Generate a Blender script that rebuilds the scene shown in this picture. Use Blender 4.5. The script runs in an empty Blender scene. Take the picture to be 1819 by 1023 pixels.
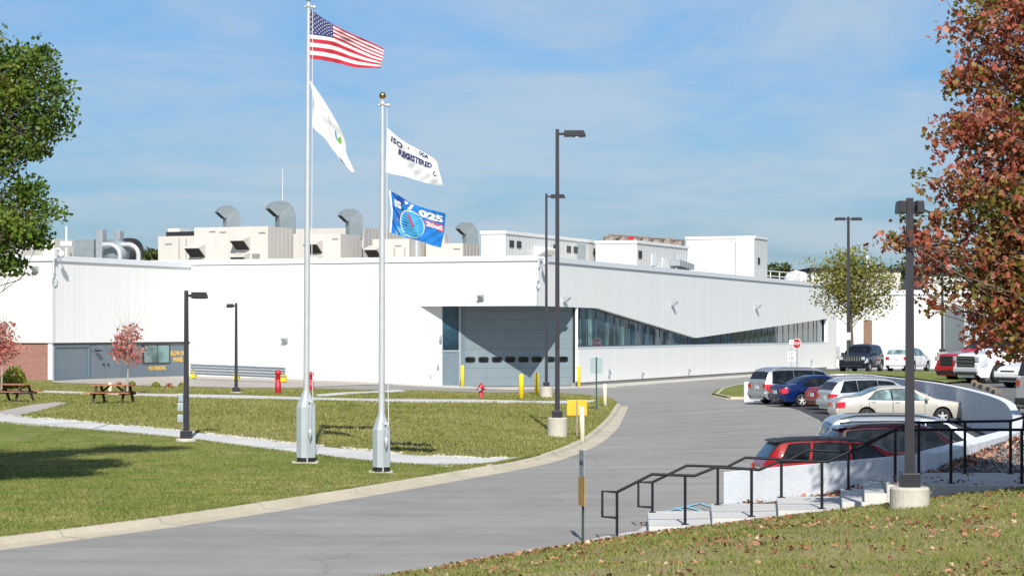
import bpy, bmesh, math, random
import numpy as np
from mathutils import Vector, Matrix
R = math.radians
rng = random.Random(7)
npr = np.random.default_rng(11)
scene = bpy.context.scene
COL = scene.collection
F, CZ, HV, CU = 4000.0, 4.0, 585.0, 909.5     # focal length in photo pixels, eye height, horizon row, centre column

# ------------------------------------------------------------------ terrain
def sst(a, b, x):
    t = min(1.0, max(0.0, (x - a) / (b - a)))
    return t * t * (3 - 2 * t)
def interp(x, pts):
    if x <= pts[0][0]: return pts[0][1]
    for (a, b), (c, d) in zip(pts, pts[1:]):
        if x <= c: return b + (d - b) * (x - a) / (c - a)
    return pts[-1][1]
def h_rise(x, y):
    a = max(0.0, -x - 2); return .80 * math.tanh(.062 * a) * sst(104, 152, y)
def h_road(x, y):
    return h_rise(x, y) + 0.4 * sst(3, 13, x) * sst(50, 85, y) * (1 - sst(112, 126, y))
CX = [(24.5, -18), (41.0, -9.33), (46.4, -6.49), (55.6, -2.91), (65.3, .5), (69.6, 1.57), (78.0, 2.93), (88.9, 4.0), (101.9, 5.1), (114.3, 5.96)]
def h_lawn(x, y):
    b = 0.5 * sst(57, 88, y) * (1 - sst(100, 138, y)) * sst(.7, 6.5, interp(y, CX) - x)
    return 0.13 + h_rise(x, y) + b + 0.02 * math.sin(x * .7 + y * .31) * sst(45, 60, y)
UP = [(42, 1.08), (60, 1.18), (72, 1.6), (85, 1.75), (95, 1.8), (105, 1.72), (120, 1.6), (140, 1.4), (155, 1.25), (180, .9), (212, .2)]
def h_upper(x, y):
    return interp(y, UP) * (sst(15.5, 18.6, x) if y > 123.5 else 1.0)
def h_hill(x, y):
    d = max(0.0, .853 * (x + 2.75) - .523 * (y - 35.6))
    z = .03 + (.142 * d if d < 7 else .994 + .04 * (d - 7))
    from mathutils import noise as q
    return min(z, 1.05 + .03 * (42.4 - y)) + (.10 * q.noise(Vector((x * .22 + y * .12, y * .75, 2.0))) + .03 * q.noise(Vector((x * .9, y * 1.4, 5.0)))) * sst(.3, 2.5, d) * (1 - sst(39.5, 42, y))
def W(u, v, z=None, Y=None):
    if Y is None: Y = F * (CZ - z) / (v - HV)
    return Vector(((u - CU) * Y / F, Y, CZ - (v - HV) * Y / F))
def place(u, v, h):
    """the point of the terrain h that is seen at photo pixel (u, v)"""
    Y = 20.0
    while Y < 400:
        p = W(u, v, Y=Y)
        if p.z <= h(p.x, p.y): return Vector((p.x, p.y, h(p.x, p.y)))
        Y += 0.1
    return W(u, v, Y=400)

# ------------------------------------------------------------------ mesh builder
class MB:
    def __init__(s): s.v, s.f, s.m, s.sm, s.M = [], [], [], [], Matrix()
    def add(s, vs, fs, mi=0, smooth=False):
        o = len(s.v)
        s.v += [tuple(s.M @ Vector(p)) for p in vs]
        s.f += [tuple(i + o for i in q) for q in fs]
        s.m += [mi] * len(fs); s.sm += [smooth] * len(fs)
        return s
    def box(s, a, b, mi=0):
        (x0, y0, z0), (x1, y1, z1) = a, b
        return s.add([(x0, y0, z0), (x1, y0, z0), (x1, y1, z0), (x0, y1, z0), (x0, y0, z1), (x1, y0, z1), (x1, y1, z1), (x0, y1, z1)],
                     [(0, 3, 2, 1), (4, 5, 6, 7), (0, 1, 5, 4), (1, 2, 6, 5), (2, 3, 7, 6), (3, 0, 4, 7)], mi)
    def cbox(s, c, d, mi=0):
        return s.box([c[i] - d[i] / 2 for i in range(3)], [c[i] + d[i] / 2 for i in range(3)], mi)
    def prism(s, poly, fn, mi=0):
        """poly: 2-D points; fn(p, k) -> 3-D point for k = 0, 1"""
        n = len(poly)
        return s.add([fn(p, 0) for p in poly] + [fn(p, 1) for p in poly],
                     [tuple(range(n))[::-1], tuple(range(n, 2 * n))] + [(i, (i + 1) % n, n + (i + 1) % n, n + i) for i in range(n)], mi)
    def tube(s, pts, rad, n=8, mi=0, smooth=True, cap=True):
        pts = [Vector(p) for p in pts]
        rad = rad if isinstance(rad, (list, tuple)) else [rad] * len(pts)
        vs, fs = [], []
        up = None
        for i, p in enumerate(pts):
            d = (pts[min(i + 1, len(pts) - 1)] - pts[max(i - 1, 0)]).normalized()
            if up is None: up = Vector((0, 0, 1)) if abs(d.z) < .9 else Vector((1, 0, 0))
            a = d.cross(up)
            if a.length < 1e-4: a = d.cross(Vector((.3, 1, .2)))
            a.normalize(); b = a.cross(d); up = b
            for k in range(n):
                t = 2 * math.pi * (k + .5) / n
                vs.append(p + (a * math.cos(t) + b * math.sin(t)) * rad[i])
        for i in range(len(pts) - 1):
            for k in range(n):
                fs.append((i * n + k, i * n + (k + 1) % n, (i + 1) * n + (k + 1) % n, (i + 1) * n + k))
        s.add(vs, fs, mi, smooth)
        if cap:
            s.add(vs[:n], [tuple(range(n))], mi); s.add(vs[-n:], [tuple(range(n))[::-1]], mi)
        return s
    def lathe(s, prof, n=16, mi=0, smooth=True, c=(0, 0, 0), axis='z', cap=True):
        vs, fs = [], []
        for r, z in prof:
            for k in range(n):
                t = 2 * math.pi * k / n
                p = (r * math.cos(t), r * math.sin(t), z) if axis == 'z' else (r * math.cos(t), z, r * math.sin(t))
                vs.append((p[0] + c[0], p[1] + c[1], p[2] + c[2]))
        for i in range(len(prof) - 1):
            for k in range(n):
                fs.append((i * n + k, i * n + (k + 1) % n, (i + 1) * n + (k + 1) % n, (i + 1) * n + k))
        if cap and prof[0][0] > 1e-4: fs.append(tuple(range(n))[::-1])
        if cap and prof[-1][0] > 1e-4: fs.append(tuple(range((len(prof) - 1) * n, len(prof) * n)))
        return s.add(vs, fs, mi, smooth)
    def sweep(s, line, prof, z=lambda x, y: 0, mi=0, side=1):
        """line: 2-D polyline; prof: (offset to the left of travel * side, height) points"""
        n, vs, fs = len(prof), [], []
        for i, p in enumerate(line):
            p = Vector(p[:2]); a = Vector(line[max(i - 1, 0)][:2]); b = Vector(line[min(i + 1, len(line) - 1)][:2])
            d1 = (p - a).normalized() if i else (b - p).normalized(); d2 = (b - p).normalized() if i < len(line) - 1 else d1
            n1, n2 = Vector((-d1.y, d1.x)), Vector((-d2.y, d2.x))
            m = (n1 + n2).normalized(); m /= max(.4, m.dot(n1))
            for o, h in prof:
                q = p + m * o * side
                vs.append((q.x, q.y, z(p.x, p.y) + h))
        for i in range(len(line) - 1):
            for k in range(n - 1):
                q = (i * n + k, i * n + k + 1, (i + 1) * n + k + 1, (i + 1) * n + k)
                fs.append(q if side > 0 else q[::-1])
        s.add(vs, fs, mi)
        s.add(vs[:n], [tuple(range(n))], mi); s.add(vs[-n:], [tuple(range(n))[::-1]], mi)
        return s
    def build(s, name, mats, parent=None, loc=None, rz=0, bevel=0, label=None):
        me = bpy.data.meshes.new(name); me.from_pydata(s.v, [], s.f)
        mats = mats if isinstance(mats, (list, tuple)) else [mats]
        for q in mats: me.materials.append(q)
        me.polygons.foreach_set('material_index', s.m); me.polygons.foreach_set('use_smooth', s.sm)
        bm = bmesh.new(); bm.from_mesh(me); bmesh.ops.recalc_face_normals(bm, faces=bm.faces); bm.to_mesh(me); bm.free()
        me.update()
        o = bpy.data.objects.new(name, me); COL.objects.link(o)
        if parent: o.parent = parent
        if loc is not None: o.location = loc
        o.rotation_euler = (0, 0, rz)
        if bevel:
            b = o.modifiers.new('edge', 'BEVEL'); b.width = bevel; b.segments = 2; b.limit_method = 'ANGLE'; b.angle_limit = R(40)
        if label: o['label'] = label
        return o
def thing(name, label, cat, loc=(0, 0, 0), rz=0, group=None):
    o = bpy.data.objects.new(name, None); o.empty_display_size = .3; COL.objects.link(o)
    o.location = loc; o.rotation_euler = (0, 0, rz); o['label'] = label; o['category'] = cat
    if group: o['group'] = group
    return o
def tag(o, label, cat, group=None):
    o['label'] = label; o['category'] = cat
    if group: o['group'] = group
    return o
def kind(o, k, label=None):
    o['kind'] = k
    if label: o['label'] = label
    return o
def dup(root, loc, rz, label, group=None):
    def cp(o, par):
        c = o.copy(); COL.objects.link(c); c.parent = par
        for ch in o.children: cp(ch, c)
        return c
    r = cp(root, None); r.location = loc; r.rotation_euler = (0, 0, rz); r['label'] = label
    if group: r['group'] = group
    return r
def fast_mesh(name, V, K, mat, parent=None, smooth=False):
    """V: (n*K, 3) vertices, every K in a row one polygon"""
    n = len(V) // K
    me = bpy.data.meshes.new(name)
    me.vertices.add(n * K); me.vertices.foreach_set('co', np.asarray(V, np.float32).ravel())
    me.loops.add(n * K); me.loops.foreach_set('vertex_index', np.arange(n * K, dtype=np.int32))
    me.polygons.add(n); me.polygons.foreach_set('loop_start', np.arange(0, n * K, K, dtype=np.int32))
    me.materials.append(mat); me.update(); me.validate()
    o = bpy.data.objects.new(name, me); COL.objects.link(o)
    if parent: o.parent = parent
    return o
def draped(name, poly, h, step, mat, dz=0.0, skirt=0.0, mi=None):
    bm = bmesh.new()
    vs = [bm.verts.new((p[0], p[1], 0)) for p in poly]
    f = bm.faces.new(vs); f.normal_update()
    if f.normal.z < 0: f.normal_flip()
    bmesh.ops.triangulate(bm, faces=[f])
    xs, ys = [p[0] for p in poly], [p[1] for p in poly]
    sx, sy = step if isinstance(step, tuple) else (step, step)
    for ax, lo, hi, st in ((0, min(xs), max(xs), sx), (1, min(ys), max(ys), sy)):
        k = math.floor(lo / st) + 1
        while k * st < hi:
            co = [0, 0, 0]; no = [0, 0, 0]; co[ax] = k * st; no[ax] = 1
            bmesh.ops.bisect_plane(bm, geom=bm.verts[:] + bm.edges[:] + bm.faces[:], dist=1e-5, plane_co=co, plane_no=no)
            k += 1
    for v in bm.verts: v.co.z = h(v.co.x, v.co.y) + dz
    if skirt:
        be = [e for e in bm.edges if len(e.link_faces) == 1]
        g = bmesh.ops.extrude_edge_only(bm, edges=be)
        for v in g['geom']:
            if isinstance(v, bmesh.types.BMVert): v.co.z -= skirt
    bmesh.ops.recalc_face_normals(bm, faces=bm.faces)
    me = bpy.data.meshes.new(name); bm.to_mesh(me); bm.free()
    me.materials.append(mat)
    for p in me.polygons: p.use_smooth = not skirt
    o = bpy.data.objects.new(name, me); COL.objects.link(o)
    return o
def text_mesh(body, size, offset=0.0, spacing=1.0, shear=0.0):
    cu = bpy.data.curves.new('lettering', 'FONT'); cu.body = body; cu.size = size; cu.offset = offset
    cu.align_x = 'CENTER'; cu.align_y = 'CENTER'; cu.space_character = spacing; cu.shear = shear; cu.resolution_u = 3
    o = bpy.data.objects.new('lettering', cu); COL.objects.link(o)
    bpy.context.view_layer.update()
    dg = bpy.context.evaluated_depsgraph_get()
    me = bpy.data.meshes.new_from_object(o.evaluated_get(dg))
    vs = [tuple(v.co) for v in me.vertices]; fs = [tuple(p.vertices) for p in me.polygons]
    bpy.data.objects.remove(o); bpy.data.meshes.remove(me); bpy.data.curves.remove(cu)
    return vs, fs

# ------------------------------------------------------------------ materials
class NT:
    def __init__(s, name):
        s.mat = bpy.data.materials.new(name); s.mat.use_nodes = True
        s.t = s.mat.node_tree; s.b = s.t.nodes['Principled BSDF']; s.out = s.t.nodes['Material Output']
    def n(s, typ, **kw):
        nd = s.t.nodes.new(typ)
        for k, v in kw.items():
            if k.startswith('i_'):
                key = k[2:]; key = int(key) if key.isdigit() else key.replace('_', ' ')
                sock = nd.inputs[key]
                if isinstance(v, bpy.types.NodeSocket): s.t.links.new(v, sock)
                else: sock.default_value = v
            else: setattr(nd, k, v)
        return nd
    def l(s, a, b): s.t.links.new(a, b)
    def co(s): 
        if not hasattr(s, '_co'): s._co = s.n('ShaderNodeTexCoord').outputs['Object']
        return s._co
    def noise(s, scale, detail=4, rough=.6, vec=None):
        return s.n('ShaderNodeTexNoise', i_Vector=vec or s.co(), i_Scale=scale, i_Detail=detail, i_Roughness=rough).outputs[0]
    def ramp(s, fac, stops, interp='LINEAR'):
        r = s.n('ShaderNodeValToRGB', i_Fac=fac); e = r.color_ramp.elements; r.color_ramp.interpolation = interp
        while len(e) < len(stops): e.new(.5)
        for q, (p, c) in zip(e, stops): q.position = p; q.color = (*c, 1) if len(c) == 3 else c
        return r.outputs[0]
    def math(s, op, a, b=0.0, c=0.0):
        return s.n('ShaderNodeMath', operation=op, i_0=a, i_1=b, i_2=c).outputs[0]
    def mix(s, fac, a, b, blend='MIX'):
        m = s.n('ShaderNodeMix', data_type='RGBA', blend_type=blend)
        for sock, v in ((m.inputs[0], fac), (m.inputs[6], a), (m.inputs[7], b)):
            if isinstance(v, bpy.types.NodeSocket): s.l(v, sock)
            else: sock.default_value = v if not isinstance(v, tuple) else (*v, 1) if len(v) == 3 else v
        return m.outputs[2]
    def bump(s, hgt, strength=.3, dist=.02):
        s.l(s.n('ShaderNodeBump', i_Height=hgt, i_Strength=strength, i_Distance=dist).outputs[0], s.b.inputs['Normal'])
    def set(s, **kw):
        for k, v in kw.items():
            sock = s.b.inputs[k.replace('_', ' ')]
            if isinstance(v, bpy.types.NodeSocket): s.l(v, sock)
            else: sock.default_value = v if not isinstance(v, tuple) else (*v, 1) if len(v) == 3 else v
        return s
def pm(name, c, rough=.6, metal=0.0, var=.12, scale=4.0, bump=0.0, bscale=60.0, coat=0.0, spec=.5, detail=5):
    """plain surface with uneven tone and wear"""
    t = NT(name); nz = t.noise(scale, detail)
    lo = tuple(x * (1 - var) for x in c); hi = tuple(min(1, x * (1 + var)) for x in c)
    t.set(Base_Color=t.ramp(nz, [(.3, lo), (.7, hi)]), Roughness=rough, Metallic=metal, Coat_Weight=coat, Specular_IOR_Level=spec)
    t.b.inputs['Coat Roughness'].default_value = .05
    if bump: t.bump(t.noise(bscale, 3), bump, .01)
    return t.mat
def panel_mat(name, c, period, groove=.06, gdark=.75, pvar=.04, rough=.5, bump=.5):
    """vertical cladding boards across object X: joints, tone from board to board, faint streaks"""
    t = NT(name); sep = t.n('ShaderNodeSeparateXYZ', i_0=t.co())
    q = t.math('DIVIDE', sep.outputs[0], period)
    fr = t.math('FRACT', q); g = t.math('LESS_THAN', fr, groove)
    wn = t.n('ShaderNodeTexWhiteNoise', noise_dimensions='1D', i_W=t.math('FLOOR', q)).outputs[0]
    st = t.n('ShaderNodeMapping', i_Vector=t.co()); st.inputs['Scale'].default_value = (3.0, 3.0, .12)
    streak = t.noise(1.0, 4, .6, st.outputs[0])
    k = t.math('ADD', t.math('MULTIPLY', wn, pvar * 2), 1 - pvar)
    k = t.math('MULTIPLY', k, t.math('ADD', t.math('MULTIPLY', streak, .1), .95))
    k = t.math('MULTIPLY', k, t.math('SUBTRACT', 1.0, t.math('MULTIPLY', g, 1 - gdark)))
    vm = t.n('ShaderNodeVectorMath', operation='SCALE', i_0=c); t.l(k, vm.inputs['Scale'])
    t.set(Base_Color=vm.outputs[0], Roughness=rough)
    t.bump(t.math('SUBTRACT', 1.0, g), bump, .02)
    return t.mat
M = {}
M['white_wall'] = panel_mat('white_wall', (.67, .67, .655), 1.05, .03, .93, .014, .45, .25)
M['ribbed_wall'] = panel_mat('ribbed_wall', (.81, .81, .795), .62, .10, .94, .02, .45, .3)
M['mullion'] = pm('mullion', (.10, .15, .17), .4, metal=.3, var=.1)
M['white_metal'] = pm('white_metal', (.74, .74, .73), .45, var=.03, scale=2)
M['coping'] = pm('coping', (.70, .73, .76), .4, var=.04)
M['beige_panel'] = panel_mat('beige_panel', (.55, .525, .485), 1.1, .03, .9, .03, .6, .4)
M['blue_wall'] = panel_mat('blue_wall', (.125, .17, .21), .3, .1, .8, .04, .55, .5)
M['blue_plain'] = pm('blue_plain', (.135, .18, .22), .5, var=.08, scale=1.5)
M['dark_gap'] = pm('dark_gap', (.015, .015, .017), .8, var=.2)
M['plinth'] = pm('plinth', (.22, .215, .20), .8, var=.15)
def brick():
    t = NT('brick'); b = t.n('ShaderNodeTexBrick', i_Vector=None or t.n('ShaderNodeMapping', i_Vector=t.co(), i_Rotation=(R(90), 0, 0)).outputs[0], i_Scale=1.0)
    b.inputs['Color1'].default_value = (.24, .095, .075, 1); b.inputs['Color2'].default_value = (.31, .135, .105, 1); b.inputs['Mortar'].default_value = (.34, .27, .24, 1)
    b.inputs['Brick Width'].default_value = .22; b.inputs['Row Height'].default_value = .075; b.inputs['Mortar Size'].default_value = .006
    t.set(Base_Color=b.outputs[0], Roughness=.85); t.bump(b.outputs[1], -.3, .01); return t.mat
M['brick'] = brick()
def door_mat():
    t = NT('door_metal'); sep = t.n('ShaderNodeSeparateXYZ', i_0=t.co())
    fr = t.math('FRACT', t.math('DIVIDE', sep.outputs[2], .66)); g = t.math('LESS_THAN', fr, .035)
    rib = t.math('SINE', t.math('MULTIPLY', sep.outputs[2], 58.0))
    nz = t.noise(.8, 5)
    c = t.mix(g, t.ramp(nz, [(.3, (.16, .205, .235)), (.7, (.19, .24, .27))]), (.08, .105, .12))
    t.set(Base_Color=c, Roughness=.45); t.bump(t.math('ADD', t.math('MULTIPLY', rib, .3), t.math('MULTIPLY', g, -2.0)), .4, .01)
    return t.mat
M['door'] = door_mat()
def glass(name, c, rough=.02, spec=.6, nz=0.0, sc=.6):
    t = NT(name); k = t.noise(sc, 3)
    t.set(Base_Color=t.ramp(k, [(.38, tuple(x * .35 for x in c)), (.52, tuple(x * .7 for x in c)), (.64, tuple(x * (1.3 if sc > 1 else 1) for x in c))]), Roughness=rough, Specular_IOR_Level=spec)
    if nz: t.bump(t.noise(.35, 2), nz, .02)
    return t.mat
M['glass'] = glass('glass', (.026, .08, .125), .03, .7, .25)
M['teal_glass'] = glass('teal_glass', (.20, .34, .34), .3, .2)
M['car_glass'] = glass('car_glass', (.014, .018, .022), .03, .4, 0, 2.6)
M['car_glass_pale'] = glass('car_glass_pale', (.20, .30, .31), .04, .8, 0, 2.2)
def asphalt(name, lo, hi, patch):
    t = NT(name); big = t.noise(.05, 4, .55); mid = t.noise(.6, 6, .7); fine = t.noise(38.0, 3, .8)
    st = t.n('ShaderNodeMapping', i_Vector=t.co()); st.inputs['Rotation'].default_value = (0, 0, R(28)); st.inputs['Scale'].default_value = (.14, 1.6, 1)
    lane = t.noise(.5, 4, .6, st.outputs[0])
    f = t.math('ADD', t.math('MULTIPLY', big, .30), t.math('ADD', t.math('MULTIPLY', mid, .30), t.math('MULTIPLY', lane, .4)))
    c = t.ramp(f, [(.41, lo), (.59, hi)])
    c = t.mix(t.ramp(fine, [(.28, (.45,) * 3), (.5, (0, 0, 0)), (1, (0, 0, 0))]), c, tuple(x * .55 for x in lo))
    c = t.mix(t.ramp(fine, [(0, (0, 0, 0)), (.6, (0, 0, 0)), (.78, (.35,) * 3)]), c, tuple(min(1, x * 1.45) for x in hi))
    vor = t.n('ShaderNodeTexVoronoi', feature='DISTANCE_TO_EDGE', i_Vector=t.n('ShaderNodeVectorMath', operation='ADD', i_0=t.co(), i_1=t.n('ShaderNodeTexNoise', i_Vector=t.co(), i_Scale=.8, i_Detail=4.0).outputs[1]).outputs[0], i_Scale=.11).outputs[0]
    spot = t.ramp(t.noise(1.7, 5, .75), [(0, (0, 0, 0)), (.64, (0, 0, 0)), (.72, (.45,) * 3)]); c = t.mix(spot, c, tuple(x * .6 for x in lo))
    crack = t.math('MULTIPLY', t.math('LESS_THAN', vor, .0035), patch)
    c = t.mix(crack, c, tuple(x * .45 for x in lo))
    t.set(Base_Color=c, Roughness=.9, Specular_IOR_Level=.25); t.bump(fine, .25, .006); return t.mat
M['asphalt'] = asphalt('asphalt', (.228, .22, .21), (.315, .305, .29), .2)
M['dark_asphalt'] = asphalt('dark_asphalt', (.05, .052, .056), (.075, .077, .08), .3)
M['upper_asphalt'] = asphalt('upper_asphalt', (.12, .12, .12), (.17, .17, .165), .4)
def concrete(name, lo, hi, joint=0.0):
    t = NT(name); a = t.noise(.5, 6, .65); b = t.noise(14.0, 4, .7)
    c = t.ramp(t.math('ADD', t.math('MULTIPLY', a, .6), t.math('MULTIPLY', b, .4)), [(.35, lo), (.65, hi)])
    sp = t.noise(55.0, 2, .8); c = t.mix(t.ramp(sp, [(.25, (.4,) * 3), (.4, (0, 0, 0)), (1, (0, 0, 0))]), c, tuple(x * .55 for x in lo))
    if joint:
        vs = t.n('ShaderNodeTexVoronoi', feature='DISTANCE_TO_EDGE', i_Vector=t.co(), i_Scale=joint).outputs[0]
        c = t.mix(t.math('LESS_THAN', vs, .004), c, tuple(x * .5 for x in lo))
    t.set(Base_Color=c, Roughness=.85, Specular_IOR_Level=.3); t.bump(b, .25, .01); return t.mat
M['curb'] = concrete('curb', (.40, .355, .27), (.56, .505, .40))
M['walk'] = concrete('walk', (.44, .44, .425), (.62, .615, .59), .1)
M['old_concrete'] = concrete('old_concrete', (.40, .385, .35), (.54, .52, .47))
M['pier'] = concrete('pier', (.36, .34, .29), (.55, .52, .45))
M['pavement'] = concrete('pavement', (.33, .30, .27), (.45, .415, .37), .15)
M['wall_paint'] = concrete('wall_paint', (.50, .53, .57), (.70, .72, .745))
def rough_wall():
    t = NT('cast_wall'); st = t.n('ShaderNodeMapping', i_Vector=t.co()); st.inputs['Scale'].default_value = (5, 5, .5)
    a = t.noise(1.2, 6, .7, st.outputs[0]); b = t.noise(9.0, 5, .7)
    c = t.ramp(t.math('ADD', t.math('MULTIPLY', a, .55), t.math('MULTIPLY', b, .45)), [(.36, (.50, .53, .57)), (.5, (.65, .68, .715)), (.64, (.74, .76, .78))])
    t.set(Base_Color=c, Roughness=.85); t.bump(b, .3, .01); return t.mat
M['cast_wall'] = rough_wall()
def grass(name, cols, dry, band=.12):
    t = NT(name); big = t.noise(.09, 5, .6); mid = t.noise(.9, 6, .7); fine = t.noise(16.0, 4, .85)
    st = t.n('ShaderNodeMapping', i_Vector=t.co()); st.inputs['Rotation'].default_value = (0, 0, R(-24)); st.inputs['Scale'].default_value = (1.1, .12, 1)
    mow = t.noise(1.0, 3, .5, st.outputs[0])
    f = t.math('ADD', t.math('MULTIPLY', big, .32), t.math('ADD', t.math('MULTIPLY', mid, .34), t.math('ADD', t.math('MULTIPLY', fine, .22), t.math('MULTIPLY', mow, band))))
    c = t.ramp(f, [(.34, cols[0]), (.45, cols[1]), (.54, cols[2]), (.66, cols[3])])
    c = t.mix(t.ramp(t.noise(.45, 5, .7), [(.5, (0, 0, 0)), (.68, (dry,) * 3)]), c, (.27, .225, .135))
    t.set(Base_Color=c, Roughness=.95, Specular_IOR_Level=.1); t.bump(t.math('ADD', fine, mid), .7, .05); return t.mat
M['lawn'] = grass('lawn', [(.09, .135, .023), (.145, .185, .038), (.21, .228, .062), (.31, .28, .115)], .55)
M['lawn_dry'] = grass('lawn_dry', [(.12, .14, .032), (.19, .198, .05), (.26, .248, .08), (.35, .31, .14)], .7)
M['hill_grass'] = grass('hill_grass', [(.10, .12, .028), (.175, .178, .048), (.25, .228, .08), (.33, .275, .14)], .6, .3)
M['far_ground'] = grass('far_ground', [(.07, .09, .02), (.1, .115, .03), (.14, .135, .05), (.19, .16, .08)], .3)
def blade_mat(name, stops, patch=False):
    t = NT(name); g = t.n('ShaderNodeNewGeometry').outputs['Random Per Island']
    if patch: g = t.math('ADD', t.math('MULTIPLY', g, .45), t.math('SUBTRACT', t.math('ADD', t.math('MULTIPLY', t.noise(.9, 6, .7), .9), t.math('MULTIPLY', t.noise(.12, 4), .8)), .58))
    t.set(Base_Color=t.ramp(g, stops), Roughness=.7, Specular_IOR_Level=.2); return t.mat
M['blade'] = blade_mat('blade', [(0, (.06, .105, .018)), (.35, (.12, .158, .032)), (.65, (.215, .208, .064)), (1, (.38, .32, .16))], True)
M['blade_dry'] = blade_mat('blade_dry', [(0, (.08, .11, .024)), (.35, (.145, .16, .038)), (.65, (.22, .212, .066)), (1, (.35, .30, .15))], True)
def leaf_mat(name, stops, trans=.45, rough=.5, nscale=1.1):
    t = NT(name); g = t.n('ShaderNodeNewGeometry').outputs['Random Per Island']
    nz = t.noise(nscale, 3); k = t.math('ADD', t.math('MULTIPLY', g, .38), t.math('SUBTRACT', t.math('MULTIPLY', nz, 2.1), .74))
    c = t.ramp(k, stops); t.set(Base_Color=c, Roughness=rough, Specular_IOR_Level=.35)
    tr = t.n('ShaderNodeBsdfTranslucent', i_Color=c); mx = t.n('ShaderNodeMixShader', i_0=trans, i_1=t.b.outputs[0], i_2=tr.outputs[0])
    t.l(mx.outputs[0], t.out.inputs[0]); return t.mat
M['maple'] = leaf_mat('maple_leaf', [(0, (.07, .10, .016)), (.18, (.17, .185, .035)), (.33, (.31, .22, .06)), (.43, (.32, .13, .055)), (.60, (.42, .10, .065)), (.80, (.56, .23, .17)), (1, (.58, .37, .26))])
M['oak'] = leaf_mat('oak_leaf', [(0, (.04, .08, .012)), (.35, (.09, .165, .022)), (.7, (.18, .26, .036)), (1, (.34, .31, .07))])
M['yellowing'] = leaf_mat('yellowing_leaf', [(0, (.09, .12, .025)), (.35, (.20, .22, .045)), (.7, (.33, .31, .07)), (1, (.44, .35, .11))])
M['scarlet'] = leaf_mat('scarlet_leaf', [(0, (.36, .09, .07)), (.4, (.56, .17, .14)), (.75, (.66, .31, .26)), (1, (.70, .46, .37))])
M['bushleaf'] = leaf_mat('bush_leaf', [(0, (.13, .17, .03)), (.5, (.3, .32, .05)), (1, (.48, .43, .08))])
M['farleaf'] = leaf_mat('far_leaf', [(0, (.04, .065, .015)), (.5, (.085, .11, .03)), (1, (.17, .16, .05))])
M['bark'] = pm('bark', (.11, .085, .065), .95, var=.35, scale=9, bump=.8, bscale=25)
M['pale_bark'] = pm('pale_bark', (.30, .28, .25), .9, var=.25, scale=9)
M['litter'] = blade_mat('litter', [(0, (.10, .035, .018)), (.3, (.24, .08, .045)), (.65, (.40, .18, .11)), (.9, (.48, .29, .19)), (1, (.55, .43, .30))])
M['pebble'] = blade_mat('pebble', [(0, (.05, .045, .045)), (.5, (.13, .12, .115)), (.85, (.24, .2, .18)), (1, (.4, .36, .33))])
M['white_stone'] = blade_mat('white_stone', [(0, (.36, .33, .28)), (1, (.62, .59, .53))])
M['soil'] = pm('soil', (.10, .075, .055), .95, var=.4, scale=6, bump=.8)
M['pole'] = pm('pole', (.028, .028, .036), .45, metal=.3, var=.2, scale=2)
M['alum'] = pm('alum', (.66, .67, .68), .35, metal=.5, var=.06, scale=3)
M['shroud'] = pm('shroud', (.50, .545, .58), .45, metal=.35, var=.06, scale=2)
M['galv'] = pm('galv', (.38, .42, .45), .5, metal=.5, var=.15, scale=5)
M['duct'] = pm('duct', (.21, .25, .27), .6, metal=.15, var=.12, scale=1.5)
M['steel_pipe'] = pm('steel_pipe', (.50, .52, .54), .45, metal=.3, var=.1)
M['gold'] = pm('gold', (.55, .33, .06), .25, metal=1.0, var=.05)
M['black'] = pm('black', (.012, .012, .014), .5, var=.2)
M['rail'] = pm('rail', (.006, .007, .011), .5, var=.3, scale=3, spec=.25)
M['yellow'] = pm('yellow', (.80, .58, .015), .5, var=.06, scale=3)
M['amber'] = pm('amber', (.82, .42, .02), .5, var=.06)
M['cream'] = pm('cream', (.72, .66, .48), .6, var=.08, scale=3)
M['red'] = pm('red', (.42, .018, .03), .45, var=.15, scale=4)
M['green_post'] = pm('green_post', (.02, .06, .045), .5, var=.15)
M['sign_back'] = pm('sign_back', (.36, .43, .46), .4, metal=.4, var=.08)
M['sign_white'] = pm('sign_white', (.78, .80, .80), .5, var=.03)
M['sign_grey'] = pm('sign_grey', (.25, .30, .30), .5, var=.08, scale=4)
M['sign_brown'] = pm('sign_brown', (.40, .24, .06), .6, var=.2)
M['wood'] = pm('wood', (.34, .14, .07), .75, var=.25, scale=8)
M['dark_wood'] = pm('dark_wood', (.06, .035, .025), .8, var=.3, scale=8)
M['rust'] = pm('rust', (.26, .21, .18), .8, var=.3, scale=4)
M['brown_door'] = pm('brown_door', (.22, .13, .085), .6, var=.1)
M['navy_ink'] = pm('navy_ink', (.025, .03, .13), .6, var=.05)
M['orange_ink'] = pm('orange_ink', (.85, .52, .06), .6, var=.1)
M['block'] = concrete('block', (.10, .10, .10), (.17, .165, .16))
M['marking'] = pm('marking', (.24, .46, .56), .7, var=.15, scale=8)
M['tyre'] = pm('tyre', (.015, .015, .016), .8, var=.25, scale=10)
M['rim'] = pm('rim', (.62, .63, .65), .3, metal=.25, var=.05)
M['trim'] = pm('trim', (.018, .018, .02), .5, var=.2)
M['chrome'] = pm('chrome', (.75, .76, .78), .12, metal=1.0, var=.03)
M['lamp_red'] = pm('lamp_red', (.5, .01, .02), .12, var=.2, scale=14, coat=1.0)
M['lamp_clear'] = pm('lamp_clear', (.62, .66, .68), .08, metal=.4, var=.2, scale=12, coat=1.0)
M['plate'] = pm('plate', (.55, .60, .66), .5, var=.08, scale=10)
M['seam'] = pm('seam', (.012, .012, .014), .8, var=.1, spec=.05)
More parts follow.
